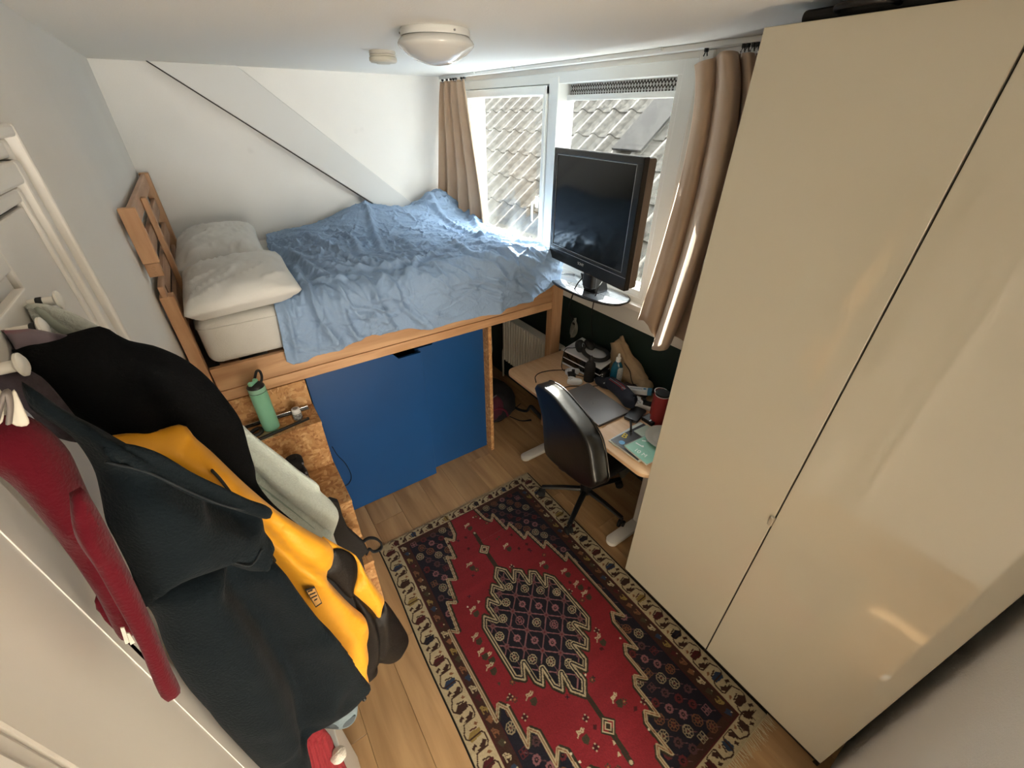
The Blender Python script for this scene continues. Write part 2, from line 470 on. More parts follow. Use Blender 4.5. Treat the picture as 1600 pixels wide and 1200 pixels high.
# ------------------------------------------------------------------ window
win = empty('window_1', (XW, 2.4, 1.8)); win['kind'] = 'structure'
def wpart(name, *boxes, m=frame_white, bev=.004):
    b = NB()
    for k, (lo, hi) in enumerate(boxes): box((lo[0]+.0007*k, lo[1], lo[2]), (hi[0]-.0007*k, hi[1], hi[2]), bev, 2, bm=b)
    return obj(name, b, m, win)
# y of the glass edges and mullion taken on the frame's own plane
ya, yb_ = P((748, 155), X=XG)[1], P((848, 150), X=XW-.045)[1]
yc = P((877, 155), X=XG)[1]; yd = P((1052, 155), X=XW-.0165)[1]
ztl = P((848, 150), X=XG)[2]; zbl = P((764, 352), X=XG)[2]
ztr = P((1052, 155), X=XG)[2]
ym0, ym1 = P((876, 140), X=XW-.005)[1], P((862, 128), X=XW-.03)[1]
fx0, fx1 = XW-.02, XW+.10
wpart('outer_frame', ((fx0, Y0W-.03, ZS), (fx1, Y0W+.045, Z1W+.02)), ((fx0, Y1W-.05, ZS), (fx1, Y1W+.03, Z1W+.02)),
      ((fx0, Y0W-.03, Z1W-.035), (fx1, Y1W+.03, Z1W+.02)), ((fx0, Y0W-.03, ZS-.01), (fx1, Y1W+.03, ZS+.035)))
wpart('mullion', ((fx0-.005, ym0, ZS), (fx1, ym0+.085, Z1W)))
sy0, sy1 = ym0+.088, Y1W-.045
wpart('opening_sash', ((XW-.045, sy0, ZS+.03), (XG+.03, yb_, Z1W-.04)), ((XW-.045, ya, ZS+.03), (XG+.03, sy1, Z1W-.04)),
      ((XW-.045, sy0, ztl), (XG+.03, sy1, Z1W-.04)), ((XW-.045, sy0, ZS+.03), (XG+.03, sy1, zbl)), bev=.006)
wpart('glazing_bead', ((XW-.0165, Y0W+.04, ZS+.03), (XG+.03, yd, ztr+.14)), ((XW-.0165, yc, ZS+.03), (XG+.03, ym0+.002, ztr+.14)),
      ((XW-.0165, yd, ztr+.115), (XG+.03, yc, Z1W-.03)), ((XW-.0165, yd, ZS+.03), (XG+.03, yc, ZS+.075)))
wpart('pane', ((XG, yb_-.004, zbl-.004), (XG+.006, ya+.004, ztl+.004)), m=glass, bev=0)
wpart('pane', ((XG, yd-.004, ZS+.07), (XG+.006, yc+.004, ztr+.01)), m=glass, bev=0)
v = wpart('ventilation_grille', ((XG-.03, yd, ztr+.005), (XG+.02, yc, ztr+.033)), ((XG-.03, yd, ztr+.095), (XG+.02, yc, ztr+.118)))
ob = NB(); box((XG-.004, yd, ztr+.033), (XG+.01, yc, ztr+.095), bm=ob)
obj('mesh_backing', ob, mat('vent_dark', '4a443e', .8), v)
ob = NB(); n = 46; w_ = (yc-yd)/n
for i in range(n):
    for k in range(3):
        y = yd+w_*(i+(.5 if k % 2 else 0)+.25); z = ztr+.043+k*.021
        box((XG-.012, y-.0, z-.0022), (XG-.006, y+w_*.62, z+.0022), bm=ob)
        box((XG-.012, y+w_*.2, z-.009), (XG-.006, y+w_*.42, z+.009), bm=ob)
tag(obj('mesh', ob, frame_white, v), kind='stuff')
h = NB(); hz = 1.66; hy = sy0+.045
box((XW-.056, hy-.014, hz-.035), (XW-.045, hy+.014, hz+.035), .004, bm=h); tube([(XW-.056, hy, hz), (XW-.085, hy, hz), (XW-.09, hy, hz-.02), (XW-.088, hy+.0, hz-.12)], [.008, .009, .008, .006], 8, 4, bm=h)
obj('handle', h, white_plastic, win, smooth=True, angle=40)
struct('trim_3', box((XW-.055, .80, ZS-.035), (fx1-.02, YB, ZS), .005), trim_white)                        # sill board
struct('trim_4', box((XW-.012, .80, Z1W+.004), (XW, YB, ZC), .002), trim_white)                            # board above the window
struct('trim_5', box((XW-.024, Y0W-.095, ZS), (XW, Y0W-.03, ZC-.002), .004), trim_white)              # flat casing right of the window

# ------------------------------------------------------------------ the neighbours' tiled roof outside
TH = math.radians(38.5)
roof = thing('tiled_roof', 'weathered grey pantile roof of the house across, seen through the window', 'roof', (3.2, 3.5, 1.98))
tile_m = mat('weathered_tile', '3d3a35', .85, spec=.12, var=.0, vscale=26, col2='23211e', bump=.4, bscale=60, coord='Object', detail=8)
PW, PL = .2125, .307
def tile_bm():
    """one interlocking pantile: flat pan and a roll on one side, with a lip at the lower end"""
    prof = []
    for k in range(4): prof.append((k/3*.115, .004*math.sin(k/3*PI)*-1))
    for k in range(1, 9): t = k/8; prof.append((.115+.105*t, .036*math.sin(PI*t)**.8))
    t = bmesh.new(); rows = []
    for s, lift in ((-.02, .016), (PL*.5, .009), (PL+.05, .0)):
        rows.append([t.verts.new((-y, s, z+lift)) for y, z in prof])
    low = [t.verts.new((-y, -.02, z+.002)) for y, z in prof]
    for a, b in zip([low]+rows, rows):
        for k in range(len(prof)-1): t.faces.new((a[k], a[k+1], b[k+1], b[k]))
    bmesh.ops.recalc_face_normals(t, faces=t.faces)
    me = bpy.data.meshes.new('roof_tile'); t.to_mesh(me); t.free(); me.materials.append(tile_m)
    for p in me.polygons: p.use_smooth = True
    me.set_sharp_from_angle(angle=math.radians(45))
    return me
tm = tile_bm()
Mroof = Matrix(((0, math.cos(TH), -math.sin(TH), 0), (-1, 0, 0, 0), (0, math.sin(TH), math.cos(TH), 0), (0, 0, 0, 1)))
# local x of the tile -> -y of the room, local y -> up the slope
rest = bmesh.new()
for r in range(-4, 17):
    for c in range(-17, 15):
        bx = 3.225+r*PL*math.cos(TH); by = 4.336+c*PW+.05; bz = 2.0+r*PL*math.sin(TH)
        M_ = Matrix.Translation((bx, by, bz)) @ Mroof
        if -4 <= r <= 3 and -14 <= c <= 8:
            o = link('roof_tile', tm, None, roof, True); o.matrix_basis = M_ @ Matrix.Rotation(RNG.normal(0, .006), 4, 'Y') @ Matrix.Translation((0, 0, float(RNG.normal(0, .0015))))
        else:
            n0 = len(rest.verts); rest.from_mesh(tm); rest.verts.ensure_lookup_table()
            bmesh.ops.transform(rest, matrix=M_, verts=rest.verts[n0:])
tag(obj('further_tiles', rest, tile_m, roof, smooth=True, angle=45), kind='stuff')
rb = box((-1.22, -3.0, -.10), (6.2, 3.0, -.02))
Mr2 = Matrix.Translation((3.225, 4.0, 2.0)) @ Matrix(((math.cos(TH), 0, -math.sin(TH), 0), (0, 1, 0, 0), (math.sin(TH), 0, math.cos(TH), 0), (0, 0, 0, 1)))
bmesh.ops.transform(rb, matrix=Mr2 @ Matrix.Scale(1.6, 4, (0, 1, 0)), verts=rb.verts)
obj('roof_deck', rb, mat('roof_under', '4c463f', .9), roof)
lead = NB(); box((-.42, -.20, .045), (.25, .12, .062), .004, bm=lead)
cl = P((1022, 200), X=3.42)
bmesh.ops.transform(lead, matrix=Matrix.Translation((3.40, P((1022, 200), X=3.40)[1], 2.0+.175*math.tan(TH))) @ Matrix(((math.cos(TH), 0, -math.sin(TH), 0), (0, 1, 0, 0), (math.sin(TH), 0, math.cos(TH), 0), (0, 0, 0, 1))), verts=lead.verts)
obj('skylight_cover', lead, mat('grey_flashing', '151516', .8, spec=.02, var=.35, vscale=60), roof)

# ------------------------------------------------------------------ panelled door on the left wall
door = empty('door_1', (XL, .7, 0)); door['kind'] = 'structure'
def dpart(name, *boxes, m=trim_white, bev=.003):
    b = NB()
    for k, (lo, hi) in enumerate(boxes): box(lo, (hi[0]-.0007*k, hi[1], hi[2]), bev, 2, bm=b)
    return obj(name, b, m, door)
DY0, DY1, DZ = .325, 1.085, 2.035
dpart('stile', ((XL, .88, .005), (XL+.012, DY1, DZ)))
dpart('stile', ((XL, DY0, .005), (XL+.012, .53, DZ)))
dpart('rail', ((XL, .53, 1.98), (XL+.012, .88, DZ)))
dpart('rail', ((XL, .53, .005), (XL+.012, .88, .22)))
dpart('panel', ((XL, .535, .225), (XL+.004, .875, 1.975)), bev=.001)
for y in (.482, .524):
    pass
dpart('panel_moulding', ((XL+.011, .478, .17), (XL+.0131, .528, 2.0)), bev=.0004)
for k, (a, w_, d) in enumerate(((1.090, .022, .016), (1.115, .035, .026), (1.152, .028, .018), (1.182, .020, .034))):
    zt = 2.04+a-1.09+w_
    dpart('casing_strip', ((XL, a, 0), (XL+d, a+w_, zt)), ((XL, DY0-(a-1.09)-w_-.005, 0), (XL+d, DY0-(a-1.09)-.005, zt)),
          ((XL, DY0-(a-1.09)-w_-.005, zt-w_), (XL+d, a+w_, zt)), bev=.005)
g = NB(); box((XL-.001, DY0-.006, 0), (XL+.0015, DY1+.006, DZ+.006), bm=g); obj('door_gap', g, dark_gap, door)  # dark sheet painted in as the shade of the gap round the leaf
# ------------------------------------------------------------------ wardrobe
XD = 1.302
wd = thing('wardrobe', 'tall wardrobe with two glossy cream doors in a dark carcass, beside the desk', 'wardrobe', (1.6, .26, 0))
cream = mat('gloss_cream', 'd0cab8', .055, coat=.5, bump=.02, bscale=4)
carc = mat('dark_carcass', '1d1713', .5)
c_ = NB()
box((XD+.022, -.238, .0), (XD+.60, -.22, 2.355), bm=c_); box((XD+.022, .752, .0), (XD+.60, .77, 2.355), bm=c_)
box((XD+.022, .254, .065), (XD+.60, .272, 2.34), bm=c_)
box((XD+.022, -.238, 2.335), (XD+.60, .77, 2.358), bm=c_); box((XD+.022, -.22, .062), (XD+.60, .752, .08), bm=c_)
box((XD+.59, -.22, .06), (XD+.60, .752, 2.35), bm=c_)
obj('carcass', c_, carc, wd)
obj('plinth', box((XD+.034, -.22, 0), (XD+.05, .752, .062)), carc, wd)
dA = obj('door', box((XD, .2655, .066), (XD+.019, .7655, 2.356), .0022, 2), cream, wd)
dB = obj('door', box((XD, -.2345, .066), (XD+.019, .2610, 2.356), .0022, 2), cream, wd)
for dd, y in ((dA, .2685),):
    t = NB(); box((XD-.012, y-.008, .96), (XD+.0, y+.008, 1.0), .003, bm=t)
    obj('finger_pull', t, mat('pull_grey', 'b9b2a0', .4), dd)
t = NB()
prism([(XD+.04, -.22, 2.359), (XD+.04, .70, 2.359), (XD+.22, .745, 2.359), (XD+.5, .74, 2.359), (XD+.55, -.2, 2.359)], (0, 0, .026), bm=t, bev=.01, seg=3)
cs = thing('portfolio_case', 'flat black zipped case lying on top of the tall wardrobe', 'case', (1.6, .3, 2.359))
obj('shell', t, black_matte, cs)
obj('handle', tube([(XD+.04, .50, 2.372), (XD+.0, .52, 2.374), (XD-.005, .60, 2.374), (XD+.045, .62, 2.372)], .006, 8, 5), black_plastic, cs, smooth=True)

# ------------------------------------------------------------------ bed
YFB = 2.05                                  # outer face of the bed's side board
bed = thing('high_bed', 'raised pine bed frame with a laddered headboard over the blue cupboard', 'bed', (.8, 2.8, 0))
obj('side_rail', box((-.20, YFB, 1.098), (1.757, YFB+.028, 1.213), .003), pine, bed)
obj('side_rail', box((-.20, YFB-.004, 1.044), (1.757, YFB+.026, 1.096), .003), pine, bed)
obj('back_rail', box((-.20, 3.44, 1.044), (1.84, 3.468, 1.213), .003), pine, bed)
obj('foot_rail', box((1.815, YFB+.05, 1.06), (1.843, 3.44, 1.213), .003), pine_y, bed)
obj('bed_post', box((1.757, YFB-.012, 0), (1.845, YFB+.05, 1.236), .004), pine_z, bed)
obj('bed_post', box((1.757, 3.42, 0), (1.845, 3.48, 1.236), .004), pine_z, bed)
obj('bed_post', box((-.252, YFB-.01, 1.03), (-.205, YFB+.055, 1.56), .004), pine_z, bed)
obj('bed_post', box((-.252, 3.42, 0), (-.205, 3.48, 1.87), .004), pine_z, bed)
obj('headboard_post', box((-.222, 2.60, 1.2), (-.200, 2.655, 1.845), .003), pine_z, bed)
obj('headboard_end', box((-.252, YFB+.0, 1.690), (-.200, YFB+.03, 1.885), .003), pine_z, bed)
obj('headboard_end', box((-.250, YFB+.002, 1.640), (-.204, YFB+.032, 1.689), .002), pine_z, bed)
hh = NB()
for z in (1.652, 1.672):
    lathe([(.0, -.002), (.0055, -.002), (.0055, .0)], 12, M=Matrix.Translation((-.227, YFB+.001, z)) @ Matrix.Rotation(PI/2, 4, 'X'), bm=hh)
obj('bolt_hole', hh, dark_gap, bed)
for z in (1.83, 1.70, 1.565, 1.43, 1.30):
    y0 = YFB+.03 if z > 1.6 else YFB+.055 if z < 1.5 else YFB-.005
    obj('headboard_slat', box((-.243, y0, z-.037), (-.224, 3.42, z+.037), .003), pine_y, bed)
obj('mortise', box((-.2245, 2.10, 1.548), (-.2235, 2.135, 1.585)), mat('mortise_dark', '5a3a20', .8), bed)
for k in range(9):
    obj('slat', box((-.18+.2*k+.02, YFB+.03, 1.185), (-.18+.2*k+.10, 3.44, 1.203), .002), pine_y, bed)

linen_w = mat('off_white_cotton', 'dddcd7', .85, var=.03, vscale=5, bump=.25, bscale=260, sheen=.15)
foam = mat('mattress_knit', 'd6d4cd', .85, var=.025, vscale=12, bump=.5, bscale=300)
mt = thing('mattress', 'thick off-white mattress on the high bed under blue sheet', 'mattress', (.8, 2.77, 1.2))
mb = box((-.187, YFB+.018, 1.214), (1.815, 3.44, 1.43), .045, 5)
obj('cover', mb, foam, mt, smooth=True)
pipe = [np.array((p[0], p[1], 1.388)) for p in rrect(-.188, YFB+.017, 1.816, 3.441, .046, n=5)]; pipe.append(pipe[0])
obj('seam', tube(pipe, .0026, 6, cap=False), foam, mt, smooth=True)

# --- pillows
def pillow(name, label, c, L, Wd, T, rot, tilt, seed, group):
    nu, nv = 60, 44
    u, v = np.meshgrid(np.linspace(-1, 1, nu), np.linspace(-1, 1, nv), indexing='ij')
    bm_ = bmesh.new(); sides = []
    for s in (1, -1):
        prof = np.clip((1-np.abs(u)**2.7), 0, 1)**.50*np.clip((1-np.abs(v)**2.7), 0, 1)**.50
        pinch = 1+.0*u
        pinch2 = 1-.07*(1-np.abs(v)**2)*np.abs(u)**4
        rc = 1-.05*(np.abs(u*v)**3); X = u*L/2*pinch2*rc; Y = v*Wd/2*(1-.06*(1-np.abs(u)**2)*np.abs(v)**4)*rc
        edge = np.clip(1-np.maximum(np.abs(u), np.abs(v)), 0, 1)
        w = fbm(u*2.3+seed, v*2.3, seed, 3)-.5
        fold = np.sin((u*5+v*9+w*7+seed))*np.exp(-((edge-.18)/.16)**2)*.5+np.sin((u*11-v*6+w*8+seed*2))*np.exp(-((edge-.12)/.12)**2)*.4
        rg = np.abs(fbm(u*1.1+v*.8+9+w, v*4.5-u*1.6+seed, seed+4, 2)-.47)
        Z = s*(T/2*prof*(1+.22*w)+(.007*fold+.009*np.exp(-(rg/.030)**2)*(edge > .03)*np.minimum(1, edge*6))*np.minimum(1, edge*10))
        if s < 0: Z = np.maximum(Z, -T*.30*np.minimum(1, edge*5))
        sides.append((X, Y, Z))
    vt = [[[bm_.verts.new((X[i, j], Y[i, j], Z[i, j])) for j in range(nv)] for i in range(nu)] for X, Y, Z in sides]
    for k, s in enumerate((1, -1)):
        for i in range(nu-1):
            for j in range(nv-1):
                f = (vt[k][i][j], vt[k][i+1][j], vt[k][i+1][j+1], vt[k][i][j+1])
                bm_.faces.new(f if s > 0 else f[::-1])
    bmesh.ops.remove_doubles(bm_, verts=bm_.verts, dist=.0004)
    M_ = Matrix.Rotation(rot, 4, 'Z') @ Matrix.Rotation(tilt[0], 4, 'X') @ Matrix.Rotation(tilt[1], 4, 'Y')
    t = thing(name, label, 'pillow', c, 0, group)
    bmesh.ops.transform(bm_, matrix=Matrix.Translation(c) @ M_, verts=bm_.verts)
    obj('pillowcase', bm_, linen_w, t, smooth=True)
    return t
p1 = pillow('pillow', 'rounder off-white pillow at the back of the bed, against the wall', (.005, 2.95, 1.515), .44, .74, .21, -.05, (.03, -.08), 3, 'pillows on the bed')
p2 = pillow('pillow', 'flatter off-white pillow nearest the bed edge, creased, on bare mattress', (.030, 2.275, 1.505), .47, .58, .18, -.02, (.03, -.06), 8, 'pillows on the bed')

# --- crumpled blue sheet
def sheet():
    nu, nv = 460, 470
    R_, y0, zt = .07, 2.10, 1.447
    drop_x = [.05, .10, .125, .19, .245, .31, .373, .43, .476, .52, .56, .645, .72, .78, .85, .91, 1.05, 1.21, 1.30, 1.40, 1.55, 1.68, 1.76, 1.82]
    drop_z = [1.19, 1.178, 1.156, 1.150, 1.158, 1.164, 1.172, 1.18, 1.205, 1.20, 1.186, 1.178, 1.176, 1.160, 1.158, 1.150, 1.146, 1.136, 1.14, 1.150, 1.162, 1.195, 1.235, 1.29]
    U, Sg = np.meshgrid(np.linspace(0, 1, nu), np.linspace(0, 1, nv), indexing='ij')
    xL = np.interp(Sg, [0, .25, .50, .72, .80, 1.0], [.30, .25, .25, .19, .13, .100])
    xR = np.interp(Sg, [0, .2, .5, .72, .80, 1.0], [1.86, 1.87, 1.855, 1.835, 1.815, 1.79])
    X = xL+(xR-xL)*U
    dz = np.interp(X, drop_x, drop_z)
    Tmin = y0-(PI/2*R_+(zt-R_-dz)); Tmax = 3.455
    T = Tmax+(Tmin-Tmax)*Sg
    s = y0-T
    ang = np.clip(s/R_, 0, PI/2)
    Y = np.where(s < 0, T, y0-R_*np.sin(ang)); Z = zt-R_*(1-np.cos(ang))-np.maximum(s-PI/2*R_, 0)
    dn = np.maximum(s-PI/2*R_, 0)
    Y = Y-.05*dn
    def hump(x0, y0_, sx, sy, h): return h*np.exp(-((X-x0)/sx)**2-((T-y0_)/sy)**2)
    H = .010+hump(.92, 3.30, .22, .26, .085)+hump(1.60, 3.36, .20, .17, .12)+hump(1.25, 3.25, .3, .3, .045)+hump(.48, 2.65, .20, .5, .04)+hump(1.0, 2.55, .35, .4, .03)+hump(1.35, 2.3, .4, .25, .015)+hump(.55, 3.2, .2, .2, .02)
    H -= hump(1.70, 2.6, .16, .5, .012)
    D = H*np.minimum(1, U*12+.1)*np.exp(-dn*9)
    wx = fbm(X*2.2+3, T*2.2, 5, 3)-.5; wy = fbm(X*2.2-7, T*2.2+4, 9, 3)-.5
    D += .034*(fbm(X*3.0+wx, T*3.0, 71, 2)-.45)*np.minimum(1, U*8)
    def to_xt(q):
        q = (400+q[0]/3.2, 310+q[1]/3.2); p = P(q, Z=1.475)
        if p[1] > y0-.02: return (p[0], p[1])
        p = P(q, Y=2.015); return (p[0], y0-(PI/2*R_+(zt-R_-p[2])))
    folds = [([(60, 230), (200, 300), (290, 380), (430, 430)], .020, .022), ([(190, 340), (220, 420), (330, 620), (420, 740)], .024, .024), ([(130, 540), (170, 640), (200, 820)], .014, .016),
             ([(440, 470), (430, 560), (500, 690), (560, 700)], .024, .020), ([(560, 420), (600, 520), (680, 650)], .020, .020), ([(660, 400), (700, 480), (740, 560), (860, 640)], .022, .022),
             ([(500, 330), (640, 350), (830, 310), (1000, 250)], .016, .022), ([(420, 190), (500, 250), (530, 310)], .020, .022), ([(560, 120), (600, 200), (640, 300)], .018, .024),
             ([(240, 200), (330, 260), (520, 360)], .018, .020), ([(720, 380), (760, 480)], .012, .014), ([(900, 330), (1100, 320), (1300, 420)], .014, .022), ([(960, 240), (1150, 290), (1330, 350), (1400, 420)], .016, .022),
             ([(1000, 400), (1200, 430), (1350, 480)], .012, .02), ([(1150, 260), (1300, 300), (1480, 340)], .014, .02), ([(880, 420), (950, 480)], .010, .014), ([(620, 240), (720, 230), (800, 280)], .014, .020),
             ([(860, 80), (1000, 140), (1130, 220)], .018, .026), ([(900, 60), (960, 30), (1060, 80), (1110, 130)], .020, .03), ([(300, 420), (420, 440), (520, 390)], .014, .016), ([(480, 560), (620, 610), (700, 670)], .012, .02),
             ([(330, 450), (380, 560), (440, 640)], .012, .02), ([(150, 700), (280, 760), (420, 720)], .010, .02), ([(700, 560), (820, 560), (960, 600)], .008, .02), ([(1380, 400), (1420, 470), (1400, 520)], .010, .014), ([(1240, 400), (1330, 450), (1370, 500)], .010, .014)]
    for f, amp, wd in folds:
        pl_ = [tuple(p[:2]) for p in catmull([(*to_xt(q), 0) for q in f], 6)]
        pw_ = np.array(pl_)
        d = segdist(X+.018*wx*2, T+.018*wy*2, pl_)
        ends = np.minimum(np.hypot(X-pl_[0][0], T-pl_[0][1]), np.hypot(X-pl_[-1][0], T-pl_[-1][1]))
        tp = .35+.65*np.clip(ends/.08, 0, 1)
        D += tp*amp*(1.15*np.exp(-(d/wd)**2)-.35*np.exp(-(d/(wd*2.4))**2))
    rg = random.Random(9)
    for k in range(46):
        cx, cy = rg.uniform(.25, 1.7), rg.uniform(1.9, 3.3)
        a = math.atan2(-.6, .55)+rg.gauss(0, .6) if cx < 1.0 else rg.gauss(-.3, .5)
        L_ = rg.uniform(.15, .34); c_, s_ = math.cos(a), math.sin(a); b1, b2 = rg.gauss(0, .2), rg.gauss(0, .2)
        pl_ = [tuple(p[:2]) for p in catmull([(cx-c_*L_, cy-s_*L_, 0), (cx-c_*L_*.3-s_*b1*L_, cy-s_*L_*.3+c_*b1*L_, 0), (cx+c_*L_*.4-s_*b2*L_, cy+s_*L_*.4+c_*b2*L_, 0), (cx+c_*L_, cy+s_*L_, 0)], 4)]
        m_ = (np.abs(X-cx) < L_+.08) & (np.abs(T-cy) < L_+.08)
        d = segdist(X[m_]+.03*wx[m_], T[m_]+.03*wy[m_], pl_); w_ = rg.uniform(.010, .018)
        al = np.hypot(X[m_]-cx, T[m_]-cy)/L_
        D[m_] += rg.uniform(.008, .016)*(np.exp(-(d/w_)**2)-.3*np.exp(-(d/(2.2*w_))**2))*np.clip(1.2-al, 0, 1)
    rg = random.Random(5)
    for k in range(300):
        cx, cy = rg.uniform(.2, 1.75), rg.uniform(1.85, 3.35)
        a = math.atan2(-.6, .55)+rg.gauss(0, .75) if cx < 1.0 else rg.gauss(-.25, .6)
        L_ = rg.uniform(.06, .2); c_, s_ = math.cos(a), math.sin(a); bnd = rg.gauss(0, .25)
        pl_ = [(cx-c_*L_, cy-s_*L_), (cx-s_*bnd*L_, cy+c_*bnd*L_), (cx+c_*L_, cy+s_*L_)]
        m_ = (np.abs(X-cx) < L_+.06) & (np.abs(T-cy) < L_+.06)
        if not m_.any(): continue
        d = segdist(X[m_]+.03*wx[m_], T[m_]+.03*wy[m_], pl_); w_ = rg.uniform(.005, .011)
        al = np.hypot(X[m_]-cx, T[m_]-cy)/L_
        D[m_] += rg.uniform(.003, .010)*np.exp(-(d/w_)**2)*np.clip(1.15-al, 0, 1)
    q = np.abs(fbm(X*7+wx*2, T*11+wy*2, 60, 3)-.47); D += .004*np.exp(-(q/.035)**1.4)
    q = np.abs(fbm(X*15+T*9+wx*3, T*20-X*8, 63, 3)-.47); D += .0026*np.exp(-(q/.05)**1.4)
    # gathers that start at the edge and open downwards
    ph = X*17+1.6*np.sin(X*4.3)+wx*5+.6*dn
    g_ = np.clip((s+.05)/.2, 0, 1)
    D += (.010*np.sin(ph)+.006*np.sin(ph*1.9+1))*g_*np.clip(1.5-np.abs(X-.8)/1.0, .25, 1)
    D = np.where(dn > 0, np.maximum(D, -.012), D)
    D = D*1.5
    Y = Y-D*np.sin(ang); Z = Z+D*np.cos(ang)
    Z = np.where(s < 0, np.maximum(Z, 1.435), Z)
    e_ = np.clip((U-.955)/.045, 0, 1); Z = Z-(.04*e_+.12*e_**3)*np.cos(ang)
    X = X+.035*np.clip((e_-.3), 0, 1)*np.cos(ang)
    Y = np.where(dn > 0, np.minimum(Y, YFB-.008), Y)
    Y = np.minimum(Y, YB-.006)
    b = grid_mesh(np.stack([X, Y, Z], -1))
    bmesh.ops.recalc_face_normals(b, faces=b.faces)
    return b
sheet_m = mat('blue_washed_cotton', '93abc8', .85, var=.05, vscale=3, bump=.55, bscale=34, spec=.15, bdist=.012)
sh = obj('sheet', sheet(), sheet_m, None, smooth=True)
sh.name = 'bed_sheet'
tag(sh, 'crumpled light blue sheet spread over the bed and hanging over its edge', 'sheet')
md = sh.modifiers.new('thickness', 'SOLIDIFY'); md.thickness = .004; md.offset = -1

# ------------------------------------------------------------------ blue cupboard under the bed
cup = thing('under_bed_cupboard', 'cupboard under the bed with two sliding dark blue doors', 'cupboard', (.7, 2.2, 0))
ZT = 1.036
obj('sliding_door', prism([(.158, 2.07, .006), (.79, 2.07, .006), (.79, 2.07, ZT-.045), (.652, 2.07, ZT-.045), (.617, 2.07, ZT), (.158, 2.07, ZT)], (0, .018, 0), bev=.0012, seg=1), blue, cup)
obj('sliding_door', prism([(.775, 2.125, .006), (1.247, 2.125, .006), (1.247, 2.125, ZT), (.922, 2.125, ZT), (.885, 2.125, ZT-.045), (.775, 2.125, ZT-.045)], (0, .018, 0), bev=.0012, seg=1), blue, cup)
obj('end_panel', box((1.247, YFB+.008, .0), (1.272, 3.40, ZT), .001, 1), osb, cup)
obj('top_track', box((.158, 2.062, ZT+.001), (1.272, 2.16, ZT+.007)), black_matte, cup)
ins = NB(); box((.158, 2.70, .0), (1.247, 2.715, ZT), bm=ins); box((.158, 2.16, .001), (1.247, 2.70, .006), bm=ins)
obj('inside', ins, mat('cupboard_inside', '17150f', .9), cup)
obj('cord', tube([P(q, Y=2.062) for q in ((519, 698), (528, 712), (541, 726), (549, 744), (545, 756), (538, 759), (533, 756))], .0022, 6, 5), black_matte, cup, smooth=True)

# ------------------------------------------------------------------ chipboard stairs up to the bed
st = thing('chipboard_stairs', 'stairs of raw chipboard climbing to the bed beside the blue doors', 'stairs', (-.05, 1.7, 0))
XS0, XS1 = -.250, .152
T1, T2, T3 = .893, .614, .335
R1, R2, R3 = 1.864, 1.558, 1.395
def sp(n, lo, hi): return obj(n, box(lo, hi, .0015, 1), osb, st)
sp('back_panel', (XS0, 2.046, T1-.02), (XS1, 2.062, 1.040))
sp('tread', (XS0, R1, T1-.018), (XS1+.002, 2.045, T1))
sp('riser', (XS0, R1+.002, T2), (XS1, R1+.018, T1-.0185))
sp('tread', (XS0, R2, T2-.018), (XS1+.002, R1+.018, T2-.0005))
sp('riser', (XS0, R2+.002, T3), (XS1, R2+.018, T2-.0185))
sp('tread', (XS0, R3, T3-.018), (XS1+.004, R2+.018, T3-.0005))
sp('riser', (XS0, R3+.002, .0), (XS1, R3+.018, T3-.0185))
sd = prism([(XS1-.016, R3+.02, 0), (XS1-.016, R3+.02, T3-.02), (XS1-.016, R2+.02, T3-.02), (XS1-.016, R2+.02, T2-.02), (XS1-.016, R1+.02, T2-.02), (XS1-.016, R1+.02, T1-.02), (XS1-.016, 2.045, T1-.02), (XS1-.016, 2.045, 0)], (.015, 0, 0))
obj('side_panel', sd, osb, st)

# ------------------------------------------------------------------ desk
desk = thing('desk', 'oak-look standing desk with rounded corners and white feet below the window', 'desk', (1.62, 1.39, 0))
DZT = .73
obj('desk_top', prism(rrect(1.325, .785, 1.925, 1.985, .065, DZT-.022, 8), (0, 0, .022), bev=.0025), desk_oak, desk, smooth=True, angle=30)
foot_m = mat('desk_white_metal', 'dcd9d2', .4)
for y in (.955, 1.835):
    f = prism([(p[0], p[1], .006) for p in rrect(1.372, y-.036, 1.90, y+.036, .035, 0, 6)], (0, 0, .028), bev=.004)
    obj('foot', f, foot_m, desk, smooth=True, angle=35)
    obj('column', box((1.62, y-.03, .034), (1.70, y+.03, .69), .004), foot_m, desk)
obj('crossbar', box((1.64, .96, .67), (1.69, 1.83, .706), .003), foot_m, desk)

# ------------------------------------------------------------------ office chair
ch = thing('office_chair', 'black leather-look office chair with its back to the room at the desk', 'chair', (1.492, 1.288, 0))
leather = mat('black_leather', '0d0e0e', .30, bump=.12, bscale=55, coat=.0, spec=.6)
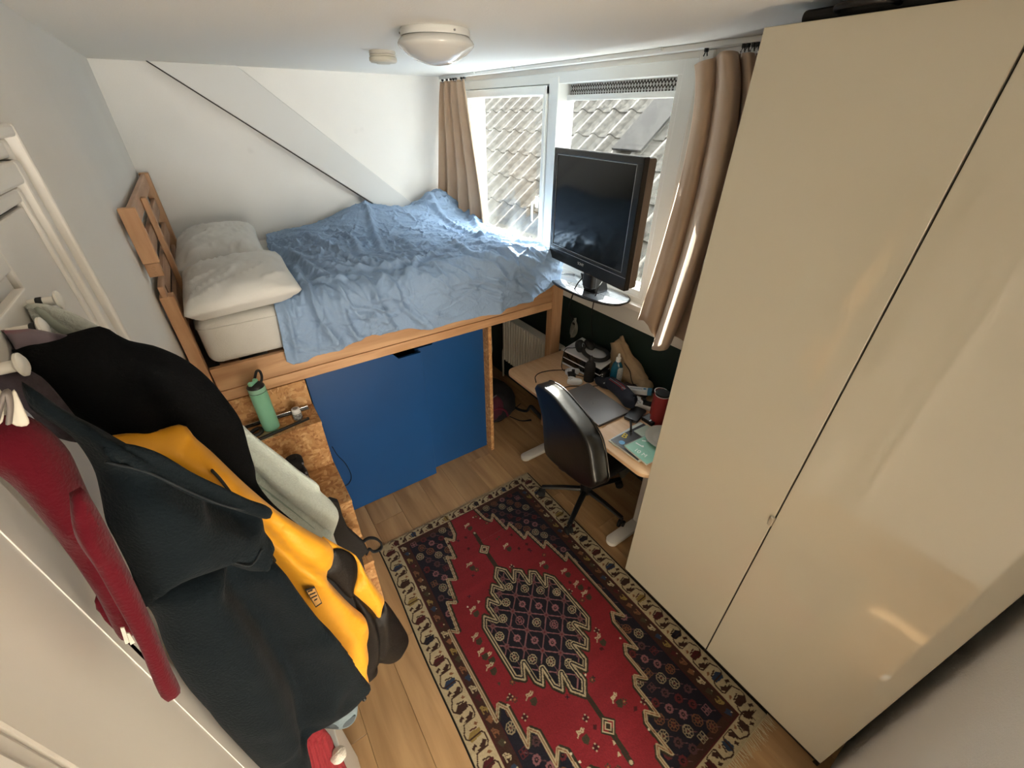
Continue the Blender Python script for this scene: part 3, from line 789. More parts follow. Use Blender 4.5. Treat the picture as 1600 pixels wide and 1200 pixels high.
# backrest traced in its own plane: w across (toward the cupboard positive), z up
BX = 1.13; bdir = np.array((.13, .99, 0)); bdir /= np.linalg.norm(bdir); bn = np.array((-bdir[1], bdir[0], 0))  # outward, to the camera
bc = np.array((BX, 1.25, 0))
def bp(q):
    d = ray(q); t = ((bc-CAM) @ bn)/(d @ bn); p = CAM+d*t
    return ((p-bc) @ bdir, p[2])
outl = [bp(q) for q in ((834, 605), (838, 601), (848, 606), (862, 617), (882, 641), (903, 668), (916, 690), (922, 712), (927, 745), (928, 757), (921, 764), (905, 757), (880, 738), (857, 717), (850, 705), (848, 680), (846, 652), (840, 628))]
oc = np.array(catmull(outl+[outl[0]], 5)[:-1])
def slab(oc2, base, ex, ez, en, thick, edge, curve=None):
    """rounded cushion: outline in (ex, ez), thickness along en"""
    t = bmesh.new(); n = len(oc2); c = oc2.mean(0)
    prof = [(0.0, 0.0), (.35, .0), (.7, .0), (.93, .0), (.975, .03), (1.0, .13), (1.0, .5), (1.0, .87), (.975, .97), (.93, 1.0), (.7, 1.0), (.35, 1.0), (0.0, 1.0)]
    rings = []
    for s, h in prof:
        if s == 0: rings.append([t.verts.new(base+ex*c[0]+np.array((0, 0, 1))*c[1]*(1 if ez is None else 1)+en*thick*(h-.5)*1.12)]); continue
        rg = []
        for p in oc2:
            q = c+(p-c)*s
            bulge = 1+.12*(1-s*s)
            rg.append(t.verts.new(base+ex*q[0]+np.array((0, 0, 1.0))*q[1]+en*thick*(h-.5)*bulge))
        rings.append(rg)
    for A, B in zip(rings, rings[1:]):
        for k in range(n):
            k2 = (k+1) % n
            if len(A) == 1: t.faces.new((A[0], B[k], B[k2]))
            elif len(B) == 1: t.faces.new((A[k], B[0], A[k2]))
            else: t.faces.new((A[k], B[k], B[k2], A[k2]))
    bmesh.ops.recalc_face_normals(t, faces=t.faces)
    return t
bk = slab(oc, bc-bn*.044, bdir, None, bn, .088, .02)
obj('backrest', bk, leather, ch, smooth=True, angle=70)
obj('backrest_seam', tube([tuple(bc-bn*.0875+bdir*p[0]+np.array((0, 0, p[1]))) for p in list(oc)+[oc[0]]], .004, 6, cap=False), leather, ch, smooth=True)
seat = prism(rrect(1.28, 1.06, 1.74, 1.53, .09, .43, 6), (0, 0, .075), bev=.025, seg=3)
obj('seat', seat, leather, ch, smooth=True, angle=60)
obj('back_bracket', tube([(1.225, 1.255, .66), (1.205, 1.26, .52), (1.28, 1.275, .42), (1.44, 1.288, .41)], .022, 8, 5, flat=.5), black_plastic, ch, smooth=True)
obj('gas_lift', lathe([(.045, .40), (.05, .43), (.0, .43)][::-1]+[(.028, .40), (.028, .24), (.038, .23), (.038, .09), (0, .09)], 20, (1.492, 1.288, 0)), black_plastic, ch, smooth=True, angle=40)
for k in range(5):
    a = math.radians(135.3+72*k); r0, r1 = .03, .285
    d = np.array((math.cos(a), math.sin(a), 0)); c0 = np.array((1.492, 1.288, 0))
    lg = obj('leg', tube([c0+d*r0+np.array((0, 0, .112)), c0+d*.15+np.array((0, 0, .100)), c0+d*r1+np.array((0, 0, .078))], [.020, .018, .015], 8, flat=.8), black_plastic, ch, smooth=True, angle=40)
    cb = NB()
    for s in (-1, 1):
        M_ = Matrix.Translation(tuple(c0+d*(r1+.002)+np.array((0, 0, .026)))) @ Matrix.Rotation(a+.9*k, 4, 'Z') @ Matrix.Translation((0, s*.013, 0)) @ Matrix.Rotation(PI/2, 4, 'X')
        lathe([(0, -.009), (.022, -.009), (.026, -.005), (.026, .005), (.022, .009), (0, .009)], 18, M=M_, bm=cb)
    tube([c0+d*r1+np.array((0, 0, .03)), c0+d*r1+np.array((0, 0, .08))], .008, 8, bm=cb)
    obj('caster', cb, black_matte, lg, smooth=True, angle=40)
# dark cloth hanging under the front of the seat
# ------------------------------------------------------------------ TV on the sill
TVC = (1.690, 1.720, 1.708); TVW, TVH = .715, .612
TVR = math.atan2(-.994, -.109)             # viewer's right hand of the screen in the room
tv = thing('television', 'black flat television standing in front of the right window pane', 'television', TVC, TVR)
# local: x to the viewer's right, y away from the viewer ... (rotated so that -y faces the bed)
def tvp(n, bm_, m, **k): return obj(n, bm_, m, tv, world=False, **k)
tv_black = mat('tv_black', '191b1e', .25, coat=.25)
screen_m = mat('tv_screen', '0a0c0f', .10, spec=.5)
hw, hh2 = TVW/2, TVH/2
sgn = 1 if True else -1
# which local y side faces the room: local y axis in the room = rot * (0,1)
_ly = np.array((-math.sin(TVR), math.cos(TVR)))
FY = -1 if _ly[0] > 0 else 1              # facing -x
def tb(lo, hi, bev=.0, bm=None): return box((lo[0], FY*lo[1], lo[2]), (hi[0], FY*hi[1], hi[2]), bev, 2, bm=bm)
b = tb((-hw, -.035, -hh2), (-hw+.032, -.0004, hh2), .004); tb((hw-.042, -.035, -hh2), (hw, -.0004, hh2), .004, b)
tb((-hw+.0005, -.0345, hh2-.032), (hw-.0005, 0, hh2-.0005), .004, b); tb((-hw+.0005, -.0345, -hh2+.0005), (hw-.0005, 0, -hh2+.085), .004, b)
tvp('bezel', b, tv_black)
tvp('screen', tb((-hw+.03, -.03, -hh2+.083), (hw-.04, -.006, hh2-.03)), screen_m)
fr = NB()
for lo, hi in (((-hw+.031, -.005, -hh2+.086), (hw-.041, -.002, -hh2+.089)), ((-hw+.031, -.005, hh2-.035), (hw-.041, -.002, hh2-.032))): tb(lo, hi, 0, fr)
for lo, hi in (((-hw+.03, -.005, -hh2+.086), (-hw+.033, -.002, hh2-.032)), ((hw-.044, -.005, -hh2+.086), (hw-.041, -.002, hh2-.032))): tb(lo, hi, 0, fr)
tb((-hw+.02, -.0015, -hh2+.066), (hw-.004, .0008, -hh2+.069), 0, fr)
tvp('screen_trim', fr, mat('trim_silver', '9fa3a8', .3, metal=.7))
tvp('housing', tb((-hw+.004, -.085, -hh2+.004), (hw-.002, -.03, hh2-.004), .012), mat('tv_side_reflection', '6d6258', .4))  # tan tone paints the curtain's reflection onto the black housing
tvp('back_bulge', tb((-.24, -.125, -.22), (.24, -.08, .2), .02), black_plastic)
tvp('neck', tb((-.045, -.085, -hh2-.105), (.045, -.04, -hh2+.05), .012), black_plastic)
Mtv = Matrix.Translation(TVC) @ Matrix.Rotation(TVR, 4, 'Z')
def tvw(x, y, z): return tuple(Mtv @ Vector((x, FY*y, z)))
text('lettering', 'SONY', mat('print_silver', 'b9bcbf', .4), tv, tvw(-.02, .0012, -hh2+.040), (Mtv.to_3x3() @ Vector((1, 0, 0))), (0, 0, 1), .022)
# glass foot of the stand
sbz = ZS+.002
base_m = mat('stand_glass', '5b6167', .05, spec=.8, coat=1.0)
bx_, by_ = 1.835, 1.80
ov = [(bx_+.135*math.cos(t)*(abs(math.cos(t))**-.25 if abs(math.cos(t)) > .02 else 1), by_+.30*math.sin(t)*(abs(math.sin(t))**-.15 if abs(math.sin(t)) > .02 else 1), sbz+.012) for t in np.linspace(0, 2*PI, 49)[:-1]]
tvb = obj('stand_plate', prism(ov, (0, 0, .009), bev=.002), base_m, tv, smooth=True, angle=30)
obj('stand_rim', tube([(p[0], p[1], sbz+.0135) for p in ov+[ov[0]]], .0085, 8, cap=False), black_gloss, tv, smooth=True)
obj('stand_neck', prism([(1.79, 1.69, sbz+.02), (1.79, 1.80, sbz+.02), (1.90, 1.80, sbz+.02), (1.90, 1.69, sbz+.02)], (-.04, 0, .11), bev=.008), black_plastic, tv)
obj('badge_plate', box((1.745, 1.83, sbz+.0212), (1.76, 1.91, sbz+.0225)), mat('print_silver_dark', '77797b', .4), tv)
def cable(name, pts, r, label, m=black_matte, n=6, group=None):
    return tag(obj(name, tube(pts, r, 6, n), m, None, smooth=True), label, 'cable', group)
cable('cable', [P((913, 431), X=1.78), P((902, 444), X=1.74), P((895, 460), X=1.76), P((889, 485), X=1.90), (1.935, 1.98, .9), (1.93, 1.98, .78)], .0042, 'black cable hanging from the television, nearer the bed post')
cable('cable', [P((941, 441), X=1.78), P((934, 452), X=1.75), P((927, 475), X=1.80), P((924, 500), X=1.90), (1.93, 1.80, .88)], .0035, 'thin dark cable hanging from the television, nearer the curtain')

cb0 = thing('cord_bundle', 'pale looped cord bundle hanging on the green wall behind the bed post', 'cord', (1.93, 2.02, 1.0))
for k in range(4):
    obj('loop', tube([P(q, X=1.925-.004*k) for q in ((897+k, 497), (902-k, 508), (901-2*k, 520), (895-k, 527), (891+k, 520), (893+2*k, 508), (897, 500))], .0035, 6, 5), mat('pale_cord', '8f8f85', .6), cb0, smooth=True)
obj('tie', box((1.912, P((897, 505), X=1.92)[1]-.012, P((897, 505), X=1.92)[2]-.01), (1.932, P((897, 505), X=1.92)[1]+.012, P((897, 505), X=1.92)[2]+.006), .003), black_matte, cb0)

# ------------------------------------------------------------------ curtains and rail
rail = thing('curtain_rail', 'white curtain rail along the ceiling above the window', 'curtain rail', (1.745, 2.1, ZC-.002))
rr_ = NB(); box((1.735, .70, ZC-.018), (1.765, 3.47, ZC-.0005), .003, bm=rr_); obj('track', rr_, frame_white, rail)
for y in (1.44, 1.93, 2.5, 2.95):
    obj('bracket', box((1.725, y-.012, ZC-.012), (1.775, y+.012, ZC-.0002), .003), frame_white, rail)
cur_m = mat('beige_curtain', 'c6aa8f', .9, var=.05, vscale=9, bump=.3, bscale=420, sheen=.2)
def curtain(name, label, topA, topB, botA, botB, nf, amp, seed, zt_a, zt_b, tuck=None, hook_y=()):
    """hanging folds between two top corners and two bottom corners"""
    nu, nv = nf*22, 60
    U, T = np.meshgrid(np.linspace(0, 1, nu), np.linspace(0, 1, nv), indexing='ij')
    ta, tb_, ba, bb = (np.array(q, float) for q in (topA, topB, botA, botB))
    base = (ta[None, None]*(1-U[..., None])+tb_[None, None]*U[..., None])*(1-T[..., None])+(ba[None, None]*(1-U[..., None])+bb[None, None]*U[..., None])*T[..., None]
    wob = (fbm(U*3+seed, T*2.2, seed, 3)-.5)
    ph = 2*PI*nf*(U+.02*np.sin(T*4+seed))+seed
    f1 = np.sin(ph)+.35*np.sin(2*ph+.8)*T
    A = amp*(.55+.55*T+.5*wob)
    d = bb-ba; d[2] = 0; d /= np.linalg.norm(d); nrm = np.array((-d[1], d[0], 0)); 
    if nrm[0] > 0: nrm = -nrm
    V = base+nrm*(A*f1)[..., None]+d*(.4*A*np.cos(ph))[..., None]
    V[..., 2] += .010*np.sin(ph)*T+.02*wob*T
    # gathered heading
    hd = np.clip(1-T/.07, 0, 1)
    V -= nrm*(.35*A*f1*hd)[..., None]
    b_ = grid_mesh(V)
    t = thing(name, label, 'curtain', tuple((ta+tb_)/2))
    o = obj('cloth', b_, cur_m, t, smooth=True)
    md_ = o.modifiers.new('thickness', 'SOLIDIFY'); md_.thickness = .004
    hk = []
    for y, zz in hook_y:
        h_ = NB(); box((1.742, y-.006, ZC-.030), (1.758, y+.006, ZC-.016), .002, bm=h_)
        tube([(1.75, y-.005, ZC-.03), (1.75, y-.009, ZC-.040)], .0022, 6, bm=h_); tube([(1.75, y+.004, ZC-.03), (1.75, y+.009, ZC-.040)], .0022, 6, bm=h_)
        g = obj('glider', h_, black_plastic, t)
        obj('hook', tube([(1.75, y, ZC-.034), (1.752, y+.004, (ZC-.034+zz)/2), (1.752, y, zz)], .0022, 6, 3), white_plastic, t, smooth=True)
    return t
curtain('curtain', 'gathered beige curtain in the corner by the head wall, ending on the bed', (1.75, 3.46, 2.368), (1.75, 3.095, 2.368), (1.665, 3.475, 1.45), (1.80, 2.93, 1.41), 4, .034, 2, 0, 0,
        hook_y=[(y, 2.362) for y in (3.44, 3.37, 3.31, 3.27, 3.23, 3.15, 3.11)])
# right curtain in two pulls: a drooping leading edge and the bunched rest
cr = thing('curtain', 'beige curtain bunched between the television and the wardrobe', 'curtain', (1.75, 1.05, 2.36))
def cr_sheet(cols, name):
    """cols: list of (top point, bottom point) laid round the folds"""
    n = 9
    tops = catmull([c[0] for c in cols], 7); bots = catmull([c[-1] for c in cols], 7); mids = catmull([c[1] for c in cols], 7)
    T = np.linspace(0, 1, 46)
    V = np.zeros((len(tops), len(T), 3))
    for i in range(len(tops)):
        a, m_, c_ = tops[i], mids[i], bots[i]
        for j, t in enumerate(T):
            V[i, j] = a*(1-t)*(1-2*t)+m_*4*t*(1-t)+c_*t*(2*t-1)
    nz = fbm(np.arange(len(tops))[:, None]*.25, T[None]*3.0, 5, 3)-.5
    V[..., 0] += .014*nz*T[None]
    o = obj(name, grid_mesh(V), cur_m, cr, smooth=True)
    md_ = o.modifiers.new('thickness', 'SOLIDIFY'); md_.thickness = .004
    return o
def C3(top, mid, bot, xt, xm, xb): return (P(top, X=xt), P(mid, X=xm), P(bot, X=xb))
cr_sheet([C3((1086, 101), (1066, 270), (997, 500), 1.76, 1.80, 1.80),
          C3((1097, 95), (1076, 275), (1010, 503), 1.73, 1.77, 1.775),
          C3((1110, 92), (1085, 285), (1019, 520), 1.74, 1.765, 1.77),
          C3((1119, 89), (1090, 295), (1024, 530), 1.78, 1.80, 1.80),
          C3((1122, 86), (1094, 300), (1020, 545), 1.76, 1.76, 1.73),
          C3((1129, 80), (1103, 300), (1030, 548), 1.70, 1.69, 1.665),
          C3((1142, 80), (1120, 290), (1040, 546), 1.70, 1.67, 1.66),
          C3((1151, 82), (1132, 280), (1047, 538), 1.74, 1.73, 1.72),
          C3((1153, 84), (1131, 300), (1052, 525), 1.79, 1.80, 1.80),
          C3((1158, 83), (1140, 300), (1060, 527), 1.77, 1.77, 1.76),
          C3((1168, 82), (1150, 300), (1075, 535), 1.72, 1.71, 1.70),
          C3((1178, 84), (1163, 300), (1090, 530), 1.75, 1.76, 1.76),
          C3((1190, 86), (1180, 300), (1105, 530), 1.80, 1.80, 1.80),
          C3((1200, 86), (1195, 300), (1120, 530), 1.74, 1.74, 1.74)], 'cloth')
for y, zz in ((1.235, 2.33), (1.085, 2.365), (1.07, 2.365), (1.05, 2.365), (1.035, 2.365), (1.01, 2.36), (.995, 2.36), (.97, 2.36)):
    h_ = NB(); box((1.742, y-.005, ZC-.030), (1.758, y+.005, ZC-.016), .002, bm=h_)
    tube([(1.75, y-.004, ZC-.03), (1.75, y-.008, ZC-.042)], .0024, 6, bm=h_); tube([(1.75, y+.003, ZC-.03), (1.75, y+.008, ZC-.042)], .0024, 6, bm=h_)
    obj('glider', h_, black_plastic, cr)
    obj('hook', tube([(1.75, y, ZC-.036), (1.75, y+.004, (ZC-.036+zz)/2), (1.75, y, zz-.02)], .0022, 6, 3), white_plastic, cr, smooth=True)

# ------------------------------------------------------------------ ceiling lamp, smoke alarm
lamp = thing('ceiling_lamp', 'round opal glass ceiling lamp with a shallow pointed bowl', 'lamp', (.800, 1.600, ZC))
opal = mat('opal_glass', 'd4d4d0', .16, coat=.4)
lm = (.800, 1.600, ZC)
obj('base', lathe([(0, -.0003), (.110, -.0003), (.113, -.004), (.113, -.020), (0, -.020)], 48, lm), mat('lamp_base_white', 'dcdcd8', .4), lamp, smooth=True, angle=40)
obj('shade', lathe([(.106, -.020), (.112, -.022), (.121, -.030), (.1255, -.038), (.125, -.043), (.116, -.052), (.096, -.067), (.068, -.082), (.038, -.091), (.012, -.0945), (0, -.095)], 56, lm), opal, lamp, smooth=True)
for a in (.6, 2.7, 4.8):
    obj('screw', lathe([(.003, -.002), (.003, .004), (0, .004)], 8, M=Matrix.Translation((lm[0]+.113*math.cos(a), lm[1]+.113*math.sin(a), ZC-.012)) @ Matrix.Rotation(a, 4, 'Z') @ Matrix.Rotation(PI/2, 4, 'Y')), grey_metal, lamp)
al = thing('smoke_alarm', 'small white disc smoke alarm on the ceiling beside the lamp', 'smoke alarm', (.86, 2.255, ZC))
ac = (.86, 2.255, ZC)
obj('base', lathe([(0, -.0003), (.056, -.0003), (.058, -.010), (.055, -.011), (.055, -.013), (0, -.013)], 40, ac), mat('alarm_white', 'd9d6cc', .45), al, smooth=True, angle=35)
obj('sensor_ring', lathe([(.050, -.013), (.052, -.013), (.052, -.020), (.050, -.020)], 40, ac), dark_gap, al)
obj('cover', lathe([(.056, -.014), (.0575, -.016), (.0575, -.019), (.053, -.0205), (.0535, -.022), (.059, -.024), (.060, -.036), (.054, -.042), (.032, -.044), (.028, -.047), (0, -.0475)], 40, ac), mat('alarm_cover', 'cfcbbd', .45), al, smooth=True, angle=35)

# ------------------------------------------------------------------ radiator under the window, by the bed
rad = thing('radiator', 'white ribbed panel radiator under the bed against the green wall', 'radiator', (1.88, 2.5, .3))
rw = mat('radiator_white', 'd8d4c8', .4)
n = 20; y0, y1 = 2.06, 2.80; zz0, zz1 = .27, .69
rbm = bmesh.new(); box((1.842, 0, zz0), (1.872, .0235, zz1), .005, 2, bm=rbm)
rme = bpy.data.meshes.new('rib'); rbm.to_mesh(rme); rbm.free(); rme.materials.append(rw)
for k in range(n): link('rib', rme, None, rad).location = (0, y0+(y1-y0)*(k+.18)/n, 0)
obj('front_panel', box((1.8725, y0, zz0), (1.885, y1, zz1), .003), mat('radiator_groove_shade', '4d4a43', .6), rad)  # panel darkened to paint the shade between the white ribs
obj('back_panel', box((1.8855, y0, zz0), (1.925, y1, zz1), .004), rw, rad)
gt = NB(); box((1.845, y0, zz1+.001), (1.925, y1, zz1+.008), .002, bm=gt)
obj('top_grille', gt, rw, rad)
vb = tube([(1.87, y1+.03, .06), (1.87, y1+.03, .33), (1.88, y1+.0, .335)], .009, 8, 4); obj('pipe', vb, rw, rad, smooth=True)
pk = thing('grey_case', 'pale grey rounded case half hidden behind the chipboard end panel under the bed', 'case', (1.53, 2.74, .0))
obj('shell', lathe([(0, -.17), (.09, -.165), (.13, -.13), (.145, -.03), (.14, .08), (.11, .15), (.05, .172), (0, .173)], 32, (1.53, 2.74, .52)), mat('pale_grey_case', '8d9088', .55), pk, smooth=True)
obj('pedestal', lathe([(.06, 0), (.06, .01), (.02, .03), (.018, .35), (.06, .36), (0, .36)], 20, (1.53, 2.74, 0.0)), mat('case_post', '55564f', .5), pk, smooth=True, angle=40)
cable('cable', [(1.40, 2.40, .02), (1.48, 2.32, .006), (1.62, 2.36, .006), (1.78, 2.42, .01)], .004, 'black cable on the floor under the bed beside the backpack')

# ------------------------------------------------------------------ backpack on the floor under the bed
bp_ = thing('backpack', 'dark backpack with crimson trim lying on the floor under the bed', 'backpack', (1.50, 2.36, 0))
nyl = mat('navy_black_nylon', '14161c', .7, bump=.4, bscale=60)
crim = mat('crimson_trim', '6b1a34', .7)
def lump(c, r, seed, amp=.12, n=36, p=2.4, flat=None, bm=None, M=None):
    t = bmesh.new(); bmesh.ops.create_uvsphere(t, u_segments=n, v_segments=n//2, radius=1)
    co = np.array([v.co[:] for v in t.verts])
    s = (np.abs(co)**p).sum(1)**(-1/p); co = co*s[:, None]
    w = fbm(co[:, 0]*2+co[:, 2]*1.3+seed, co[:, 1]*2-co[:, 2]*1.1, seed, 4)-.5
    co = co*(1+amp*2*w)[:, None]*np.array(r)
    for v, q in zip(t.verts, co): v.co = Vector(q)
    if M is not None: bmesh.ops.transform(t, matrix=M, verts=t.verts)
    bmesh.ops.translate(t, vec=c, verts=t.verts)
    if flat is not None:
        for v in t.verts: v.co.z = max(v.co.z, flat)
    return merge(bm, t)
obj('bag', lump((1.47, 2.44, .15), (.21, .17, .16), 4, .14, 48, 2.6, .004), nyl, bp_, smooth=True)
obj('front_pocket', lump((1.42, 2.34, .17), (.10, .09, .115), 9, .12, 36, 2.5, .01), mat('crimson_pocket', '4a1428', .75), bp_, smooth=True)
obj('top_handle', tube([(1.36, 2.30, .24), (1.38, 2.27, .30), (1.43, 2.28, .31), (1.46, 2.32, .28)], .010, 8, 5, flat=.5), mat('strap_grey', '5b5b60', .7), bp_, smooth=True)
obj('piping', tube([(1.345, 2.27, .16), (1.40, 2.255, .20), (1.46, 2.255, .19), (1.52, 2.265, .13), (1.55, 2.28, .06)], .008, 8, 5), crim, bp_, smooth=True)
obj('shoulder_strap', tube([(1.62, 2.38, .10), (1.68, 2.30, .06), (1.73, 2.26, .05), (1.76, 2.25, .09), (1.78, 2.20, .06), (1.80, 2.12, .012)], .017, 8, 5, flat=.3), nyl, bp_, smooth=True)
obj('side_strap', tube([(1.58, 2.30, .03), (1.64, 2.22, .010), (1.72, 2.18, .008)], [.006, .006, .011], 8, 5, flat=.5), nyl, bp_, smooth=True)

# ------------------------------------------------------------------ things on the desk
DZ_ = DZT
# games console lying flat: two white shells over a dark core
con = thing('game_console', 'white and black game console lying flat at the back of the desk', 'game console', (1.80, 1.70, DZ_))
cq = [(1.690, 1.835), (1.925, 1.895), (1.925, 1.555), (1.725, 1.505)]
def cz(z, s=0.0, q=None):
    c = np.mean(cq, 0); return [tuple((np.array(p)-c)*(1-s)+c)+(z,) for p in cq]
wsh = mat('console_white', 'd5d7da', .4)
obj('core', prism(cz(DZ_+.018, .05), (0, 0, .085)), black_gloss, con)
obj('shell', prism(cz(DZ_+.103), (0, 0, .012), bev=.004), wsh, con)
obj('shell', prism(cz(DZ_+.006), (0, 0, .012), bev=.004), wsh, con)
obj('trim_line', prism(cz(DZ_+.055, .035), (0, 0, .006)), wsh, con)
obj('rest', prism(cz(DZ_, .3), (0, 0, .007)), black_plastic, con)
hz = DZ_+.1155
# headset resting on the console
hs = thing('headset', 'black over-ear headset lying on top of the white console', 'headset', (1.80, 1.70, hz))
hc = np.array((1.80, 1.66, hz))
def ear(c, a, tl):
    M_ = Matrix.Translation(c) @ Matrix.Rotation(a, 4, 'Z') @ Matrix.Rotation(tl, 4, 'X')
    e_ = NB(); lathe([(0, .022), (.030, .022), (.041, .012), (.043, 0), (.040, -.016), (.030, -.022), (.020, -.016), (0, -.014)], 26, M=M_, bm=e_)
    return e_
obj('ear_cup', ear((1.765, 1.745, hz+.040), .4, 1.1), black_matte, hs, smooth=True, angle=50)
obj('ear_cup', ear((1.845, 1.74, hz+.030), .9, .5), black_matte, hs, smooth=True, angle=50)
obj('headband', tube([(1.765, 1.73, hz+.04), (1.73, 1.66, hz+.030), (1.745, 1.585, hz+.020), (1.80, 1.555, hz+.016), (1.86, 1.575, hz+.018), (1.885, 1.64, hz+.022), (1.86, 1.72, hz+.03)], .015, 10, 6, flat=.75), black_matte, hs, smooth=True)
obj('boom_ring', lathe([(.010, .0235), (.018, .0235), (.018, .025), (.010, .025)], 20, M=Matrix.Translation((1.765, 1.745, hz+.04)) @ Matrix.Rotation(.4, 4, 'Z') @ Matrix.Rotation(1.1, 4, 'X')), mat('ring_grey', '7c8088', .4), hs, smooth=True)
cable('headset_cable', [(1.79, 1.78, hz+.01), (1.75, 1.80, hz+.006), (1.70, 1.815, hz+.006), (1.665, 1.80, DZ_+.05), (1.645, 1.77, DZ_+.006), (1.66, 1.70, DZ_+.004), (1.70, 1.62, DZ_+.004), (1.74, 1.52, DZ_+.004)], .0028, 'thin black cable looping down the front of the console')
cable('cable', [(1.655, 1.725, DZ_+.02), (1.58, 1.80, DZ_+.004), (1.50, 1.82, DZ_+.004), (1.44, 1.80, DZ_+.004), (1.40, 1.74, DZ_+.004)], .0028, 'thin black cable from the controller to the front edge of the desk')
cable('cable', [(1.47, 1.60, DZ_+.004), (1.55, 1.585, DZ_+.004), (1.60, 1.55, DZ_+.004), (1.70, 1.49, DZ_+.004)], .0025, 'thin black cable on the desk behind the laptop')
# game controllers
def controller():
    r = empty('game_controller')
    t = NB()
    body = [(-.035, .018), (.035, .018), (.060, .030), (.074, .018), (.080, -.02), (.076, -.060), (.064, -.068), (.052, -.055), (.040, -.022), (-.040, -.022), (-.052, -.055), (-.064, -.068), (-.076, -.060), (-.080, -.02), (-.074, .018), (-.060, .030)]
    o_ = np.array(catmull([(*p, 0) for p in body+[body[0]]], 4)[:-1])[:, :2]
    t = slab(o_, np.array((0, 0, .026)), np.array((1., 0, 0)), 0, np.array((0, 0, 1.)), .042, .01) if False else None
    v = bmesh.new(); n = len(o_); rings = []
    for s, h in ((.90, -.018), (1.0, -.006), (1.0, .004), (.92, .014), (.7, .018)):
        rings.append([])
        for p in o_:
            c = np.array((p[0]*.82, -.008))
            q = c+(p-c)*s
            rings[-1].append(v.verts.new((q[0], q[1], .022+h)))
    for A, B in zip(rings, rings[1:]):
        for k in range(n): v.faces.new((A[k], A[(k+1) % n], B[(k+1) % n], B[k]))
    v.faces.new(rings[0][::-1]); v.faces.new(rings[-1])
    bmesh.ops.recalc_face_normals(v, faces=v.faces)
    obj('shell', v, mat('controller_white', 'e0e2e4', .4), r, smooth=True, angle=50)
    m_ = prism([(-.026, .020, .036), (.026, .020, .036), (.030, -.008, .036), (.040, -.026, .036), (.024, -.030, .036), (.0, -.024, .036), (-.024, -.030, .036), (-.040, -.026, .036), (-.030, -.008, .036)], (0, 0, .0065), bev=.002)
    obj('centre_plate', m_, black_plastic, r)
    for s in (-1, 1):
        obj('thumb_stick', lathe([(.007, .038), (.006, .048), (.011, .050), (.011, .055), (0, .053)], 18, (s*.026, -.018, 0)), black_plastic, r, smooth=True, angle=40)
    bt = NB()
    for a in range(4): lathe([(.005, .038), (.005, .043), (0, .0435)], 12, (.055+.012*math.cos(a*PI/2), .010+.012*math.sin(a*PI/2), 0), bm=bt)
    for a in range(4): box((-.055+.010*math.cos(a*PI/2)-.004, .010+.010*math.sin(a*PI/2)-.004, .038), (-.055+.010*math.cos(a*PI/2)+.004, .010+.010*math.sin(a*PI/2)+.004, .0425), .001, bm=bt)
    obj('button', bt, mat('button_grey', 'b9bcc0', .4), r)
    return r
gc = controller(); gc.location = (1.615, 1.655, DZ_-.002); gc.rotation_euler = (0, 0, math.radians(55))
tag(gc, 'white game controller with black middle, left of the black bottle on the desk', 'game controller', 'game controllers on the desk')
g2 = copy_tree(gc, None, 'white game controller beside the red tubes, partly behind the wardrobe'); g2.location = (1.765, 1.155, DZ_-.002); g2.rotation_euler = (0, 0, math.radians(118))
# black bottle
bo = thing('black_bottle', 'matte black bottle with a black spout standing behind the laptop', 'bottle', (1.70, 1.565, DZ_))
obj('body', lathe([(0, 0), (.030, 0), (.034, .004), (.035, .105), (.031, .125), (.020, .137), (.016, .140), (0, .14)], 30, (1.70, 1.575, DZ_)), black_matte, bo, smooth=True, angle=40)
obj('cap', lathe([(.016, .140), (.017, .160), (.010, .166), (.007, .180), (0, .181)], 20, (1.70, 1.575, DZ_)), black_plastic, bo, smooth=True, angle=40)
# black camera-like gadget with cables
gd = thing('black_gadget', 'small black gadget with white buttons behind the black bottle', 'gadget', (1.76, 1.52, DZ_))
obj('body', box((1.745, 1.49, DZ_), (1.80, 1.545, DZ_+.085), .010, 3), black_plastic, gd)
nb_ = NB()
for z in (.05, .066): lathe([(0, -.003), (.004, -.003), (.004, .001)], 10, M=Matrix.Translation((1.744, 1.505, DZ_+z)) @ Matrix.Rotation(PI/2, 4, 'Y'), bm=nb_)
obj('button', nb_, white_plastic, gd)
# washing-up liquid
so = thing('soap_bottle', 'blue washing-up liquid bottle with a white cap and label', 'bottle', (1.80, 1.44, DZ_))
sx, sy = 1.800, 1.445
def oval(r1, r2, z, n=30): return [(sx+r1*math.cos(2*PI*k/n)*.8-r2*math.sin(2*PI*k/n)*.5, sy+r1*math.cos(2*PI*k/n)*.5+r2*math.sin(2*PI*k/n)*.85, z) for k in range(n)]
rings = [oval(a, b_, DZ_+z) for a, b_, z in ((.020, .030, .0), (.024, .036, .006), (.025, .038, .06), (.024, .036, .12), (.022, .030, .15), (.015, .018, .170), (.011, .012, .176))]
t = bmesh.new(); vv = [[t.verts.new(p) for p in r] for r in rings]
for A, B in zip(vv, vv[1:]):
    for k in range(30): t.faces.new((A[k], A[(k+1) % 30], B[(k+1) % 30], B[k]))
t.faces.new(vv[0][::-1]); t.faces.new(vv[-1]); bmesh.ops.recalc_face_normals(t, faces=t.faces)
obj('body', t, mat('blue_liquid', '1c5a72', .15, coat=.4), so, smooth=True, angle=50)
obj('cap', lathe([(.015, .172), (.015, .196), (.008, .202), (.008, .210), (.005, .224), (0, .225)], 20, (sx, sy, DZ_)), white_plastic, so, smooth=True, angle=40)
lb = bmesh.new(); ks = [16, 17, 18, 19, 20, 21, 22]
up = [oval(.0262, .0392, DZ_+z) for z in (.03, .06, .095, .125, .14)]
